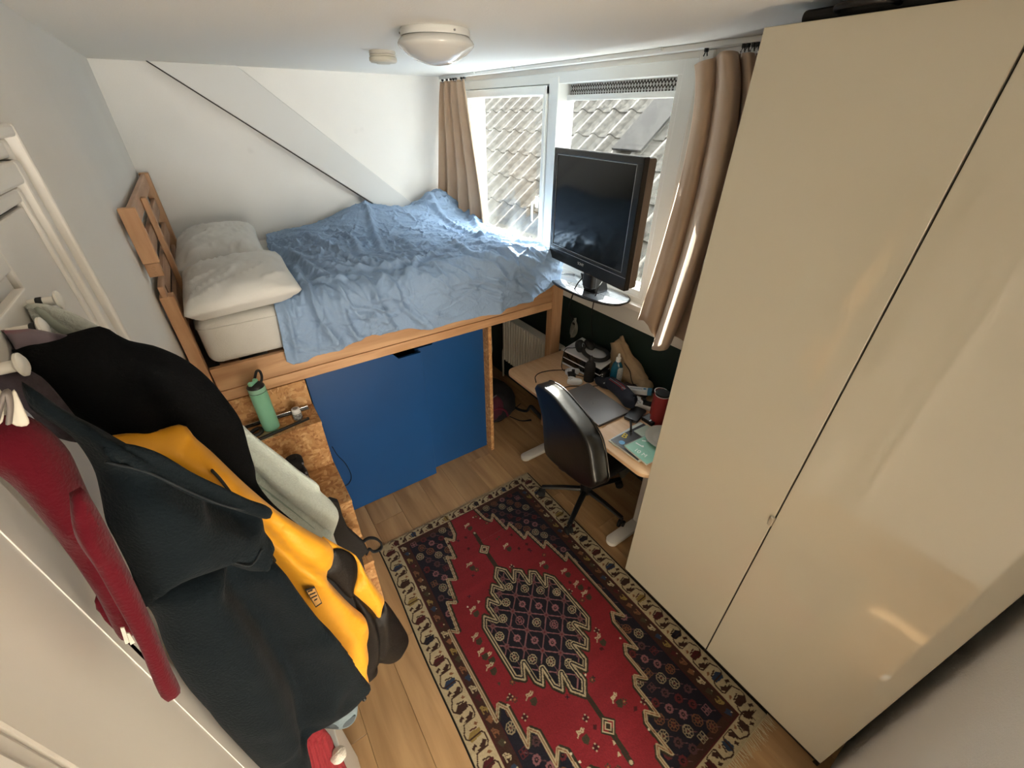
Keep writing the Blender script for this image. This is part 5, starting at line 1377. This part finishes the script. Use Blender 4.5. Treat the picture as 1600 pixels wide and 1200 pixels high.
for i in range(-6, 7):
    for j in range(-6, 7):
        c = tuple(c0+a_*i+b_*j)
        ring = max(abs(i), abs(j))
        if ring <= 2:
            h = (i*2+j*3) % 4
            rosette(c, .021, Pen.cream*.85 if ring == 2 or h == 0 else Pen.pink, 0 if ring == 2 else (1 if h % 2 else 0))
        else:
            fill(ngon(c, .022, 4, PI/4), Pen.pink*.5); disc(c, .006, Pen.cream*.6)
        n_ = tuple(c0+a_*(i+.5)+b_*(j+.5)); disc(n_, .013, Pen.pink*.55); disc(n_, .005, Pen.maroon*1.5)
IMG[~inner] = keep[~inner]
# guard stripes and dark selvedge
for x in (bx0, bx1): line([(x, by0), (x, by1)], .007, Pen.maroon); line([(x+(.004 if x > .5 else -.004), by0), (x+(.004 if x > .5 else -.004), by1)], .003, Pen.cream)
for y in (by0, by1): line([(bx0, y), (bx1, y)], .007, Pen.maroon); line([(bx0, y+(.004 if y > .5 else -.004)), (bx1, y+(.004 if y > .5 else -.004))], .003, Pen.cream)
for x in (bx0+GB, bx1-GB): line([(x, by0), (x, by1)], .004, Pen.maroon*.8)
IMG[gu < .009] = Pen.black; IMG[gu > RWd-.011] = Pen.black
# uneven dye: every row of knots differs a little
ab = 1+.16*(fbm(gv[None, :]*26+0*gu[:, None], gu[:, None]*3, 3, 3)-.5)*2
IMG *= ab[..., None]*(1+RNG.normal(0, .07, IMG.shape[:2]))[..., None]
IMG = np.clip(IMG, .002, 1)
U, V = np.meshgrid(gu, gv, indexing='ij')
yy = 1.705-V
xl = .227-.0286*(1.69-yy); k_ = (1.333-xl)/RWd
XX = xl+U*k_+.004*np.sin(V*7)*(1-U/RWd)
yy = yy+.006*np.sin(U*5+1)*(V < .3)
ZZ = .0075+RNG.normal(0, .00035, U.shape)+.0012*(fbm(U*7, V*7, 8, 2)-.5)
edge = np.minimum.reduce([U, RWd-U, V, RLn-V])
ZZ = np.where(edge < .001, .001, ZZ)
verts = np.stack([XX, yy, ZZ], -1).reshape(-1, 3)
idx = np.arange(nu*nv).reshape(nu, nv)
quads = np.stack([idx[:-1, :-1], idx[:-1, 1:], idx[1:, 1:], idx[1:, :-1]], -1).reshape(-1, 4)
me = bpy.data.meshes.new('persian_rug')
me.vertices.add(len(verts)); me.vertices.foreach_set('co', verts.ravel().astype(np.float32))
me.loops.add(quads.size); me.loops.foreach_set('vertex_index', quads.ravel().astype(np.int32))
me.polygons.add(len(quads)); me.polygons.foreach_set('loop_start', (np.arange(len(quads))*4).astype(np.int32))
me.update(calc_edges=True)
ca = me.color_attributes.new('knots', 'FLOAT_COLOR', 'POINT')
ca.data.foreach_set('color', np.concatenate([IMG.reshape(-1, 3), np.ones((nu*nv, 1))], 1).ravel().astype(np.float32))
rm = bpy.data.materials.new('knotted_wool'); rm.use_nodes = True
nt = rm.node_tree; b = nt.nodes['Principled BSDF']; at = nt.nodes.new('ShaderNodeAttribute'); at.attribute_name = 'knots'
tcn = nt.nodes.new('ShaderNodeTexCoord'); wn = nt.nodes.new('ShaderNodeTexNoise'); wn.inputs['Scale'].default_value = 500
mxr = nt.nodes.new('ShaderNodeMix'); mxr.data_type = 'RGBA'; mxr.blend_type = 'MULTIPLY'; mxr.inputs['Factor'].default_value = .35
nt.links.new(tcn.outputs['Object'], wn.inputs['Vector']); nt.links.new(at.outputs['Color'], mxr.inputs[6]); nt.links.new(wn.outputs['Fac'], mxr.inputs[7])
gm = nt.nodes.new('ShaderNodeMix'); 
nt.links.new(mxr.outputs[2], b.inputs['Base Color']); b.inputs['Roughness'].default_value = .9; b.inputs['Specular IOR Level'].default_value = .15
b.inputs['Sheen Weight'].default_value = .12
nt.nodes.remove(gm)
me.materials.append(rm)
rug = thing('persian_rug', 'red and navy knotted rug with a hooked diamond medallion and cream border', 'rug', (.78, .83, 0))
ro = link('pile', me, None, rug)
fr_m = mat('fringe_cotton', 'c3b596', .9)
for nm, vend, L_ in (('fringe', RLn, .045), ('fringe', 0, .014)):
    f_ = NB()
    for k in range(190):
        u = RWd*(k+.5)/190
        y0 = 1.705-vend; x0 = (.227-.0286*(1.69-y0)); x = x0+u*(1.333-x0)/RWd
        s = -1 if vend > 1 else 1
        l = L_*RNG.uniform(.7, 1.2); dx = RNG.normal(0, .010)*(L_/.045)
        tube([(x, y0-s*.002, .004), (x+dx*.4, y0+s*l*.5, .0035), (x+dx, y0+s*l, .0025)], [.0016, .0013, .0008], 4, bm=f_)
    tag(obj(nm, f_, fr_m, rug), kind='stuff')
# ------------------------------------------------------------------ coat rack on the door and the clothes hanging from it
rack = thing('coat_rack', 'white coat rack board with round knob pegs fixed across the door', 'coat rack', (XL+.02, .6, 1.9))
obj('board', box((XL+.0125, .12, 1.885), (XL+.026, .836, 1.966), .002), trim_white, rack)
PEG = [.812, .704, .596, .505, .40, .295, .19]
pgm = mat('peg_white', 'dedbd2', .35)
for k, y in enumerate(PEG):
    M_ = Matrix.Translation((XL+.026, y, 1.949)) @ Matrix.Rotation(PI/2, 4, 'Y')
    pg_ = obj('peg', lathe([(.0062, 0), (.0062, .026), (0, .026)], 18, M=M_), pgm, rack, smooth=True, angle=40)
    obj('knob', lathe([(0, .034), (.008, .034), (.0125, .0315), (.0125, .0290), (.007, .026), (0, .026)], 24, M=M_), pgm, pg_, smooth=True, angle=40)
    if k in (0, 1): obj('peg_band', lathe([(.0064, .008 if k == 0 else .020), (.0074, .009 if k == 0 else .021), (.0074, .014 if k == 0 else .025), (.0064, .015 if k == 0 else .026)], 18, M=M_), black_matte, pg_, smooth=True, angle=40)

def pad(name, poly, Yp, thick, m, parent, ridges=(), step=.009, wmax=.06, wrinkle=.004, seed=1, sx=0.0, sz=0.0, smoothn=5, xmin=None, back=1.0, wscale=14, closed_spline=True, stretch=.35):
    """a hanging piece of cloth with body: its outline lies in the upright plane y = Yp + sx*x + sz*(z-1.5),
    the cloth swells to both sides of that plane and carries the folds given in ridges"""
    nrm = np.array((sx, -1.0, sz)); p0 = np.array((0, Yp, 1.5))
    def hit(q):
        d = ray(q); t = ((p0-CAM) @ nrm)/(d @ nrm); return CAM+d*t
    q = catmull([(*p, 0) for p in list(poly)+[poly[0]]], smoothn)[:-1] if closed_spline else [(*p, 0) for p in poly]
    W3 = np.array([hit(p) for p in q])
    n_ = nrm/np.linalg.norm(nrm)
    ex = np.array((1.0, sx, 0)); ex /= np.linalg.norm(ex); ez = np.cross(ex, n_); ez /= np.linalg.norm(ez)
    if ez[2] < 0: ez = -ez
    o = W3.mean(0)
    A = np.stack([(W3-o) @ ex, (W3-o) @ ez], -1)
    # resample the outline
    seg = np.linalg.norm(np.roll(A, -1, 0)-A, axis=1); L = seg.sum(); nb_ = max(24, int(L/step))
    cum = np.concatenate([[0], np.cumsum(seg)]); Ac = np.concatenate([A, A[:1]])
    ts = np.linspace(0, L, nb_, endpoint=False)
    B = np.stack([np.interp(ts, cum, Ac[:, 0]), np.interp(ts, cum, Ac[:, 1])], -1)
    x0, z0 = B.min(0); x1, z1 = B.max(0)
    gx, gz = np.meshgrid(np.arange(x0, x1, step), np.arange(z0, z1, step*.95), indexing='ij')
    gx = gx+(np.arange(gx.shape[1]) % 2)[None]*step*.5
    g = np.stack([gx.ravel(), gz.ravel()], -1)
    Bl = [tuple(b) for b in B]
    dd = segdist(g[:, 0], g[:, 1], Bl, True)
    g = g[inside(g[:, 0], g[:, 1], Bl) & (dd > step*1.45)]
    tg_ = np.roll(B, -1, 0)-np.roll(B, 1, 0); tg_ /= np.linalg.norm(tg_, axis=1)[:, None]+1e-9
    nin = np.stack([-tg_[:, 1], tg_[:, 0]], -1)
    t0 = B+nin*step*.2
    if inside(t0[:, 0], t0[:, 1], Bl).mean() < .5: nin = -nin
    for f_ in (.12, .45, 1.0):
        c_ = B+nin*step*f_
        ok = inside(c_[:, 0], c_[:, 1], Bl) & (segdist(c_[:, 0], c_[:, 1], Bl, True) > step*f_*.93)
        g = np.concatenate([g, c_[ok]])
    pts = [Vector(p) for p in np.concatenate([B, g])]
    vs, es, fs, *_ = delaunay_2d_cdt(pts, [(k, (k+1) % nb_) for k in range(nb_)], [], 1, 1e-7)
    Q = np.array([v[:] for v in vs])
    d = segdist(Q[:, 0], Q[:, 1], Bl, True); d[d < 1e-5] = 0
    w = np.minimum(d/wmax, 1)
    prof = np.sqrt(np.clip(1-(1-w)**2, 0, 1))
    h = thick*prof
    for pl_, amp, wid in ridges:
        R = np.array([hit(p) for p in catmull([(*p, 0) for p in pl_], 6)]); R2 = [tuple(p) for p in np.stack([(R-o) @ ex, (R-o) @ ez], -1)]
        dr = segdist(Q[:, 0], Q[:, 1], R2)
        h = h+amp*np.exp(-(dr/wid)**2)*np.minimum(1, d/.012)
    nz = fbm(Q[:, 0]*wscale+seed*3.1, Q[:, 1]*wscale*stretch, seed, 4)-.5
    nz2 = fbm(Q[:, 0]*wscale*2.2+Q[:, 1]*wscale*.9, Q[:, 1]*wscale*.7, seed+5, 3)-.5
    h = h+(wrinkle*2*nz+wrinkle*nz2)*np.minimum(1, d/.02)
    front = o+Q[:, :1]*ex+Q[:, 1:]*ez+h[:, None]*n_*1.0
    hb_ = np.maximum(thick*prof*back, .002*np.minimum(1, d/.01))
    bk_ = o+Q[:, :1]*ex+Q[:, 1:]*ez-hb_[:, None]*n_
    lim = XL+.030 if xmin is None else xmin
    front[:, 0] = np.maximum(front[:, 0], lim); bk_[:, 0] = np.maximum(bk_[:, 0], lim-.005)
    bnd = d < 1e-6
    t = bmesh.new()
    fv = [t.verts.new(p) for p in front]
    bv = [fv[i] if bnd[i] else t.verts.new(bk_[i]) for i in range(len(bk_))]
    for f in fs:
        try: t.faces.new([fv[i] for i in f])
        except Exception: pass
        try: t.faces.new([bv[i] for i in reversed(f)])
        except Exception: pass
    bmesh.ops.recalc_face_normals(t, faces=t.faces)
    return obj(name, t, m, parent, smooth=True)
def wline(pts, Yp, off, sx=0.0, sz=0.0):
    nrm = np.array((sx, -1.0, sz)); p0 = np.array((0, Yp-off, 1.5)); out = []
    for q in pts:
        d = ray(q); t = ((p0-CAM) @ nrm)/(d @ nrm); out.append(CAM+d*t)
    return out

fleece_black = mat('black_fleece', '0c0d0e', .9, bump=.4, bscale=300, spec=0.06)
yellow = mat('yellow_shell', 'dd9a10', .55, var=.06, vscale=14, bump=.15, bscale=120, sheen=.1)
black_shell = mat('black_shell', '0d0b0a', .55, bump=.2, bscale=160, spec=0.25)
navy_fl = mat('dark_teal_fleece', '11181c', .9, bump=.5, bscale=260, sheen=.03, spec=0.06)
burg = mat('burgundy_velour', '4f0c17', .85, bump=.35, bscale=300, sheen=.08, spec=0.06)
sherpa = mat('mint_terry', 'c6cfc6', .95, var=.06, vscale=140, bump=1.0, bscale=240, sheen=.3)
sherpa_g = mat('grey_mint_fleece', 'b2b8b2', .95, var=.12, vscale=110, bump=1.0, bscale=200, sheen=.3)
denim = mat('washed_denim', '6f7f86', .85, var=.18, vscale=40, bump=.3, bscale=300)

# mint bathrobe, furthest along the rack
rb0 = thing('bathrobe', 'pale mint terry bathrobe hanging behind the black and yellow jacket', 'bathrobe', (-.2, .86, 1.92))
pad('body', [(383, 668), (398, 682), (440, 714), (470, 738), (497, 757), (501, 768), (520, 786), (529, 803), (524, 822), (514, 842), (490, 845), (440, 815), (405, 775), (380, 720), (340, 640), (300, 600)], .93, .035, sherpa, rb0,
    [([(388, 684), (440, 722), (502, 768)], -.034, .010), ([(386, 674), (440, 718), (499, 762)], .006, .008), ([(392, 700), (450, 748), (520, 796)], .022, .020), ([(396, 735), (440, 775), (508, 828)], -.036, .010), ([(400, 752), (440, 792), (490, 838)], .008, .014)], wrinkle=.0025, seed=3, wscale=30)
pad('body_lining', [(398, 752), (425, 772), (470, 808), (498, 834), (480, 842), (440, 818), (405, 790)], .915, .006, mat('robe_edge', '95a79c', .9, bump=.6, bscale=260), rb0, wrinkle=.002, seed=5)
obj('white_trim', tube(wline([(400, 764), (406, 784), (425, 800), (455, 822), (475, 838)], .905, .004), .0022, 6, 5), mat('trim_white_cloth', 'd8d9cc', .8), rb0, smooth=True)
pad('collar', [(26, 492), (32, 479), (58, 474), (84, 479), (112, 489), (140, 503), (156, 514), (140, 545), (100, 550), (60, 535), (36, 512)], .79, .026, sherpa_g, rb0, [([(55, 482), (85, 505), (120, 530)], -.012, .012)], wrinkle=.004, seed=9, wscale=60, stretch=1)
pad('hanging_band', [(52, 482), (62, 480), (92, 503), (122, 524), (116, 532), (84, 514)], .765, .006, mat('band_grey', '959d93', .7), rb0, wrinkle=.0008, seed=2)
pad('hem_corner', [(500, 838), (516, 826), (524, 845), (530, 860), (520, 864), (505, 852)], .94, .008, mat('white_cloth', 'd4d4ce', .85), rb0, wrinkle=.002, seed=12)

# plaid scarf
sc0 = thing('scarf', 'grey and purple plaid scarf hung over the pegs', 'scarf', (-.2, .66, 1.9))
def plaid():
    m = bpy.data.materials.new('plaid_wool'); m.use_nodes = True; nt = m.node_tree; N = nt.nodes; L = nt.links; b = N['Principled BSDF']
    tc = N.new('ShaderNodeTexCoord'); sp = N.new('ShaderNodeSeparateXYZ'); L.new(tc.outputs['Object'], sp.inputs[0])
    outs = []
    for ax, f in (('X', 95), ('Z', 90)):
        w = N.new('ShaderNodeMath'); w.operation = 'MULTIPLY'; w.inputs[1].default_value = f; L.new(sp.outputs[ax], w.inputs[0])
        s = N.new('ShaderNodeMath'); s.operation = 'SINE'; L.new(w.outputs[0], s.inputs[0])
        mr = N.new('ShaderNodeMapRange'); mr.inputs['From Min'].default_value = -.2; mr.inputs['From Max'].default_value = .4; L.new(s.outputs[0], mr.inputs['Value']); outs.append(mr)
    a = N.new('ShaderNodeMix'); a.data_type = 'RGBA'; a.inputs[6].default_value = (*s2l('6b5f66'), 1); a.inputs[7].default_value = (*s2l('3a3038'), 1); L.new(outs[0].outputs[0], a.inputs['Factor'])
    c = N.new('ShaderNodeMix'); c.data_type = 'RGBA'; c.inputs[7].default_value = (*s2l('7a3f49'), 1); L.new(outs[1].outputs[0], c.inputs['Factor']); L.new(a.outputs[2], c.inputs[6])
    L.new(c.outputs[2], b.inputs['Base Color']); b.inputs['Roughness'].default_value = .95; b.inputs['Sheen Weight'].default_value = .2
    return m
plaid_m = plaid()
pad('wool', [(-40, 530), (-10, 518), (20, 516), (50, 514), (80, 520), (118, 528), (100, 548), (60, 572), (20, 590), (-40, 580)], .69, .020, plaid_m, sc0, [([(2, 520), (8, 545), (14, 575)], -.012, .008), ([(46, 516), (48, 540)], -.006, .006)], wrinkle=.004, seed=4, wscale=40)
pad('loose_end', [(-30, 590), (15, 578), (60, 585), (110, 640), (140, 690), (80, 680), (40, 640), (0, 620)], .60, .012, mat('dark_scarf_end', '2b2429', .9, bump=.4, bscale=200, col2='3b3138', vscale=60), sc0, [([(30, 590), (90, 650)], .006, .01)], wrinkle=.004, seed=6)

# black and yellow jacket
jk = thing('jacket', 'black and mustard yellow jacket hanging in the middle of the rack', 'jacket', (-.2, .74, 1.92))
pad('black_shoulder', [(4, 556), (30, 545), (70, 534), (120, 520), (156, 511), (170, 514), (185, 524), (207, 534), (228, 538), (252, 544), (290, 562), (325, 590), (352, 622), (374, 655), (387, 700), (396, 730), (400, 752), (425, 785), (460, 815), (490, 838), (480, 850), (420, 830), (340, 770), (250, 725), (180, 690), (110, 650), (50, 610), (20, 582)],
    .755, .045, fleece_black, jk, [([(158, 514), (190, 560), (222, 610), (250, 660)], -.020, .014), ([(175, 518), (205, 550), (240, 600)], .016, .02), ([(120, 540), (160, 600), (210, 660)], .012, .04), ([(228, 545), (290, 580), (340, 640)], .018, .025), ([(300, 590), (350, 680), (385, 760)], -.012, .018)], wrinkle=.006, seed=21, sx=.35)
YP = .705
YX = .35
pad('yellow_front', [(150, 690), (176, 682), (205, 678), (248, 674), (286, 664), (305, 684), (332, 707), (382, 755), (432, 797), (470, 822), (498, 838), (512, 846), (519, 858), (516, 878), (506, 896), (522, 918), (548, 945), (568, 962), (574, 982), (571, 1000), (573, 1020), (571, 1045), (574, 1064), (560, 1078), (545, 1050), (500, 1000), (440, 930), (390, 860), (320, 790), (240, 745)],
    YP, .032, yellow, jk, [([(290, 670), (380, 760), (500, 842)], .010, .014), ([(345, 765), (420, 840), (500, 900), (565, 965)], .016, .016), ([(405, 800), (450, 850), (505, 893)], -.014, .012), ([(470, 880), (520, 940), (560, 1030)], .008, .022), ([(250, 690), (300, 720), (340, 735)], .008, .012)], wrinkle=.005, seed=31, smoothn=4, sx=YX)
pad('yellow_side', [(505, 838), (518, 846), (532, 854), (556, 868), (572, 895), (590, 922), (600, 936), (597, 948), (592, 966), (580, 952), (560, 934), (552, 925), (558, 905), (557, 880), (548, 868), (524, 862), (500, 852)],
    .725, .016, yellow, jk, [([(556, 875), (590, 940)], .008, .012)], wrinkle=.003, seed=33, smoothn=3, sx=YX)
pad('black_pocket', [(517, 862), (524, 857), (536, 858), (550, 866), (557, 878), (558, 898), (553, 918), (551, 935), (540, 930), (522, 910), (504, 897), (512, 882)], .715, .014, black_shell, jk, wrinkle=.003, seed=35, smoothn=3, sx=YX)
pad('black_hem', [(548, 922), (560, 932), (578, 948), (591, 962), (596, 950), (600, 938), (612, 952), (628, 976), (637, 994), (635, 1008), (620, 1030), (606, 1037), (590, 1036), (589, 1050), (578, 1062), (572, 1066), (566, 1050), (566, 1000), (560, 962)],
    .730, .022, black_shell, jk, [([(585, 965), (590, 1000), (588, 1036)], -.018, .010), ([(562, 950), (580, 980), (584, 1030)], .010, .016)], wrinkle=.003, seed=37, smoothn=3, sx=YX)
obj('zip', tube(wline([(331, 735), (345, 750), (365, 776), (384, 798), (398, 826), (412, 850), (430, 876)], YP, .046, YX), .0040, 6, 5, flat=.5), black_matte, jk, smooth=True)
# embroidered patch: a plain dotted emblem in a frame
bq = [(476, 921), (491, 916), (503, 942), (493, 949)]
bw = wline(bq, YP, .052, YX)
bdn = np.cross(bw[1]-bw[0], bw[3]-bw[0]); bdn /= np.linalg.norm(bdn)
if bdn @ (CAM-bw[0]) < 0: bdn = -bdn
def bquad(s): 
    c = sum(bw)/4; return [c+(p-c)*s for p in bw]
obj('patch', prism([tuple(p) for p in bquad(1.0)], tuple(bdn*.0012)), black_matte, jk)
pi_ = obj('patch_ground', prism([tuple(p+bdn*.0013) for p in bquad(.84)], tuple(bdn*.0005)), mat('patch_tan', 'c99a5a', .8), jk)
dots = NB()
for i in range(4):
    for j in range(4):
        a, b_ = .22+.17*i, .12+.17*j
        if (i, j) in ((0, 3), (3, 3), (3, 0)): continue
        c = (bw[0]*(1-a)+bw[1]*a)*(1-b_)+(bw[3]*(1-a)+bw[2]*a)*b_
        lathe([(.0022, .0016), (.0022, .0024), (0, .0026)], 8, M=Matrix.Translation(tuple(c)) @ Vector(bdn).to_track_quat('Z', 'Y').to_matrix().to_4x4(), bm=dots)
obj('patch_motif', dots, black_matte, jk)
tg = NB(); w0 = wline([(561, 1072), (566, 1080), (569, 1092)], YP, .0, YX)
tube(w0, .0022, 6, 4, bm=tg); bmesh.ops.create_icosphere(tg, subdivisions=2, radius=.007, matrix=Matrix.Translation(tuple(w0[-1])))
bmesh.ops.create_icosphere(tg, subdivisions=2, radius=.006, matrix=Matrix.Translation(tuple(w0[1])))
obj('cord_stop', tg, black_plastic, jk, smooth=True)

# dark teal fleece in front of it
nf_ = thing('fleece_jacket', 'dark teal fleece jacket hanging in front of the yellow one', 'jacket', (-.2, .60, 1.92))
NP = .625
NX = .6
pad('body', [(215, 930), (260, 890), (320, 860), (385, 850), (416, 866), (440, 900), (472, 942), (505, 980), (530, 1015), (556, 1048), (561, 1062), (556, 1080), (540, 1102), (510, 1125), (476, 1150), (480, 1185), (482, 1215), (440, 1225), (395, 1195), (345, 1140), (310, 1095), (285, 1060), (262, 1015), (244, 965)],
    NP, .045, navy_fl, nf_, [([(400, 880), (470, 960), (545, 1055)], 0.036, .028), ([(345, 895), (400, 960), (450, 1060), (472, 1140)], -0.045, .026), ([(300, 900), (350, 1000), (420, 1150)], 0.021, .035), ([(470, 980), (500, 1040), (480, 1130)], 0.015, .03)], wrinkle=.007, seed=41, sx=NX)
pad('sleeve', [(34, 596), (60, 612), (100, 640), (150, 666), (192, 690), (250, 722), (300, 742), (345, 762), (385, 785), (402, 800), (408, 825), (419, 842), (413, 862), (402, 880), (388, 890), (370, 886), (345, 878), (318, 880), (292, 890), (262, 906), (238, 925), (228, 950), (219, 938), (214, 915), (205, 890), (185, 850), (170, 820), (162, 780), (150, 735), (120, 690), (80, 660), (50, 640)],
    NP-.035, .040, navy_fl, nf_, [([(165, 730), (230, 740), (300, 770), (370, 805)], -0.033, .016), ([(100, 650), (190, 705), (290, 765)], 0.033, .024), ([(395, 880), (330, 868), (240, 925)], 0.011, .010), ([(180, 770), (230, 830), (300, 870)], 0.015, .04), ([(410, 845), (395, 880)], 0.009, .008)], wrinkle=.006, seed=43, sx=NX)
pad('lapel', [(160, 702), (190, 692), (245, 706), (300, 738), (350, 762), (388, 780), (412, 788), (424, 796), (425, 806), (414, 811), (396, 806), (360, 795), (310, 780), (262, 756), (220, 734), (180, 728)],
    NP-.075, .016, navy_fl, nf_, [([(180, 716), (260, 738), (340, 776), (400, 796)], -0.015, .008), ([(385, 790), (420, 800)], 0.012, .012)], wrinkle=.003, seed=45, sx=NX)
for k, ln in enumerate((((165, 722), (230, 738), (300, 770), (350, 790), (395, 800)), ((300, 886), (345, 874), (390, 884), (410, 858)))):
    obj('seam', tube(wline(ln, NP-.035, .043 if k == 0 else .040, NX), .0022, 6, 6, flat=.6), mat('teal_seam', '10181d', .9), nf_, smooth=True)

# burgundy top nearest the camera
bt_ = thing('hoodie', 'burgundy velour hooded top hanging nearest along the rack', 'hoodie', (-.2, .49, 1.92))
BP = .43
pad('body', [(-60, 650), (-20, 652), (5, 655), (30, 652), (62, 664), (92, 690), (112, 715), (130, 755), (146, 790), (172, 838), (192, 880), (210, 915), (224, 945), (210, 985), (185, 990), (150, 925), (105, 860), (60, 800), (10, 745), (-60, 700)],
    BP+.03, .034, burg, bt_, [([(20, 660), (60, 720), (120, 800)], .014, .03), ([(0, 670), (40, 760), (120, 870)], -.012, .02)], wrinkle=.005, seed=51)
pad('sleeve', [(108, 770), (124, 760), (148, 790), (174, 838), (196, 882), (216, 922), (234, 962), (254, 1010), (270, 1050), (283, 1080), (268, 1090), (252, 1086), (242, 1068), (232, 1045), (218, 1010), (200, 975), (178, 935), (150, 885), (115, 830)],
    BP-.062, .024, burg, bt_, [([(125, 790), (190, 910), (255, 1060)], .010, .022)], wrinkle=.004, seed=53)
pad('cuff', [(150, 930), (170, 945), (190, 985), (205, 1015), (214, 1035), (208, 1045), (198, 1040), (186, 1020), (165, 980), (148, 948)], BP+.035, .018, burg, bt_, wrinkle=.003, seed=55)
cl0 = mat('care_label', 'cfc8ba', .7)
obj('care_label', prism([tuple(p) for p in wline([(188, 982), (194, 981), (202, 1004), (196, 1007)], BP, .012)], (0, .0015, 0)), cl0, bt_)
obj('care_label', prism([tuple(p) for p in wline([(197, 990), (202, 990), (211, 1004), (204, 1008)], BP, .010)], (0, .0015, 0)), cl0, bt_)
obj('hanging_loop', tube(wline([(-6, 660), (2, 630), (10, 612), (16, 632), (14, 660)], BP, .0), .0045, 8, 6, flat=.4), mat('loop_grey', '6e6660', .7), bt_, smooth=True)
pad('neck_tape', [(14, 618), (22, 608), (28, 618), (38, 640), (46, 664), (18, 662)], BP+.01, .004, mat('cream_cotton', 'bdb7a8', .8), bt_, wrinkle=.001, seed=56, smoothn=3)
pad('neck_tape', [(-20, 610), (0, 608), (6, 625), (4, 660), (-20, 665)], BP+.01, .004, mat('cream_cotton', 'bdb7a8', .8), bt_, wrinkle=.001, seed=57, smoothn=3)

# washed denim showing below the fleece
jn = thing('jeans', 'faded grey-blue denim hanging out below the teal fleece', 'jeans', (-.15, .72, .9))
pad('leg', [(480, 1090), (520, 1080), (556, 1070), (559, 1095), (557, 1118), (548, 1130), (534, 1137), (515, 1137), (490, 1130)], .70, .020, denim, jn, [([(520, 1080), (530, 1130)], .006, .010)], wrinkle=.003, seed=61)
pad('hem', [(508, 1130), (530, 1128), (547, 1122), (556, 1116), (552, 1128), (540, 1136), (522, 1139), (510, 1137)], .685, .008, mat('denim_dark', '454f55', .85), jn, wrinkle=.002, seed=62, smoothn=3)
# white box with a red knitted hat low down
wx_ = thing('white_box', 'white storage box standing low behind the hanging clothes', 'box', (-.18, .62, 0))
obj('box', box((XL+.018, .45, 0), (-.168, .83, .50), .004), mat('box_white', 'd9d6cf', .5), wx_)
rh = thing('knitted_hat', 'red ribbed knitted hat with a white pompom lying on the white box', 'hat', (-.2, .62, .50))
rk = mat('red_knit', '7d1620', .9, bump=.8, bscale=120)
pad('hat', [(455, 1148), (480, 1140), (500, 1136), (516, 1150), (524, 1168), (540, 1196), (544, 1230), (440, 1240), (445, 1180)], .640, .030, rk, rh, [([(462+9*k, 1142+k), (472+10*k, 1190), (478+11*k, 1225)], .008, .0036) for k in range(8)], wrinkle=.002, seed=71, xmin=-.30, step=.0032)
pm_ = lump(tuple(wline([(529, 1180)], .62, .01)[0]), (.020, .020, .018), 8, .16, 40, 2.0)
obj('pompom', pm_, mat('white_fluff', 'd8d2c4', .95, bump=1.0, bscale=300, sheen=.3), rh, smooth=True)
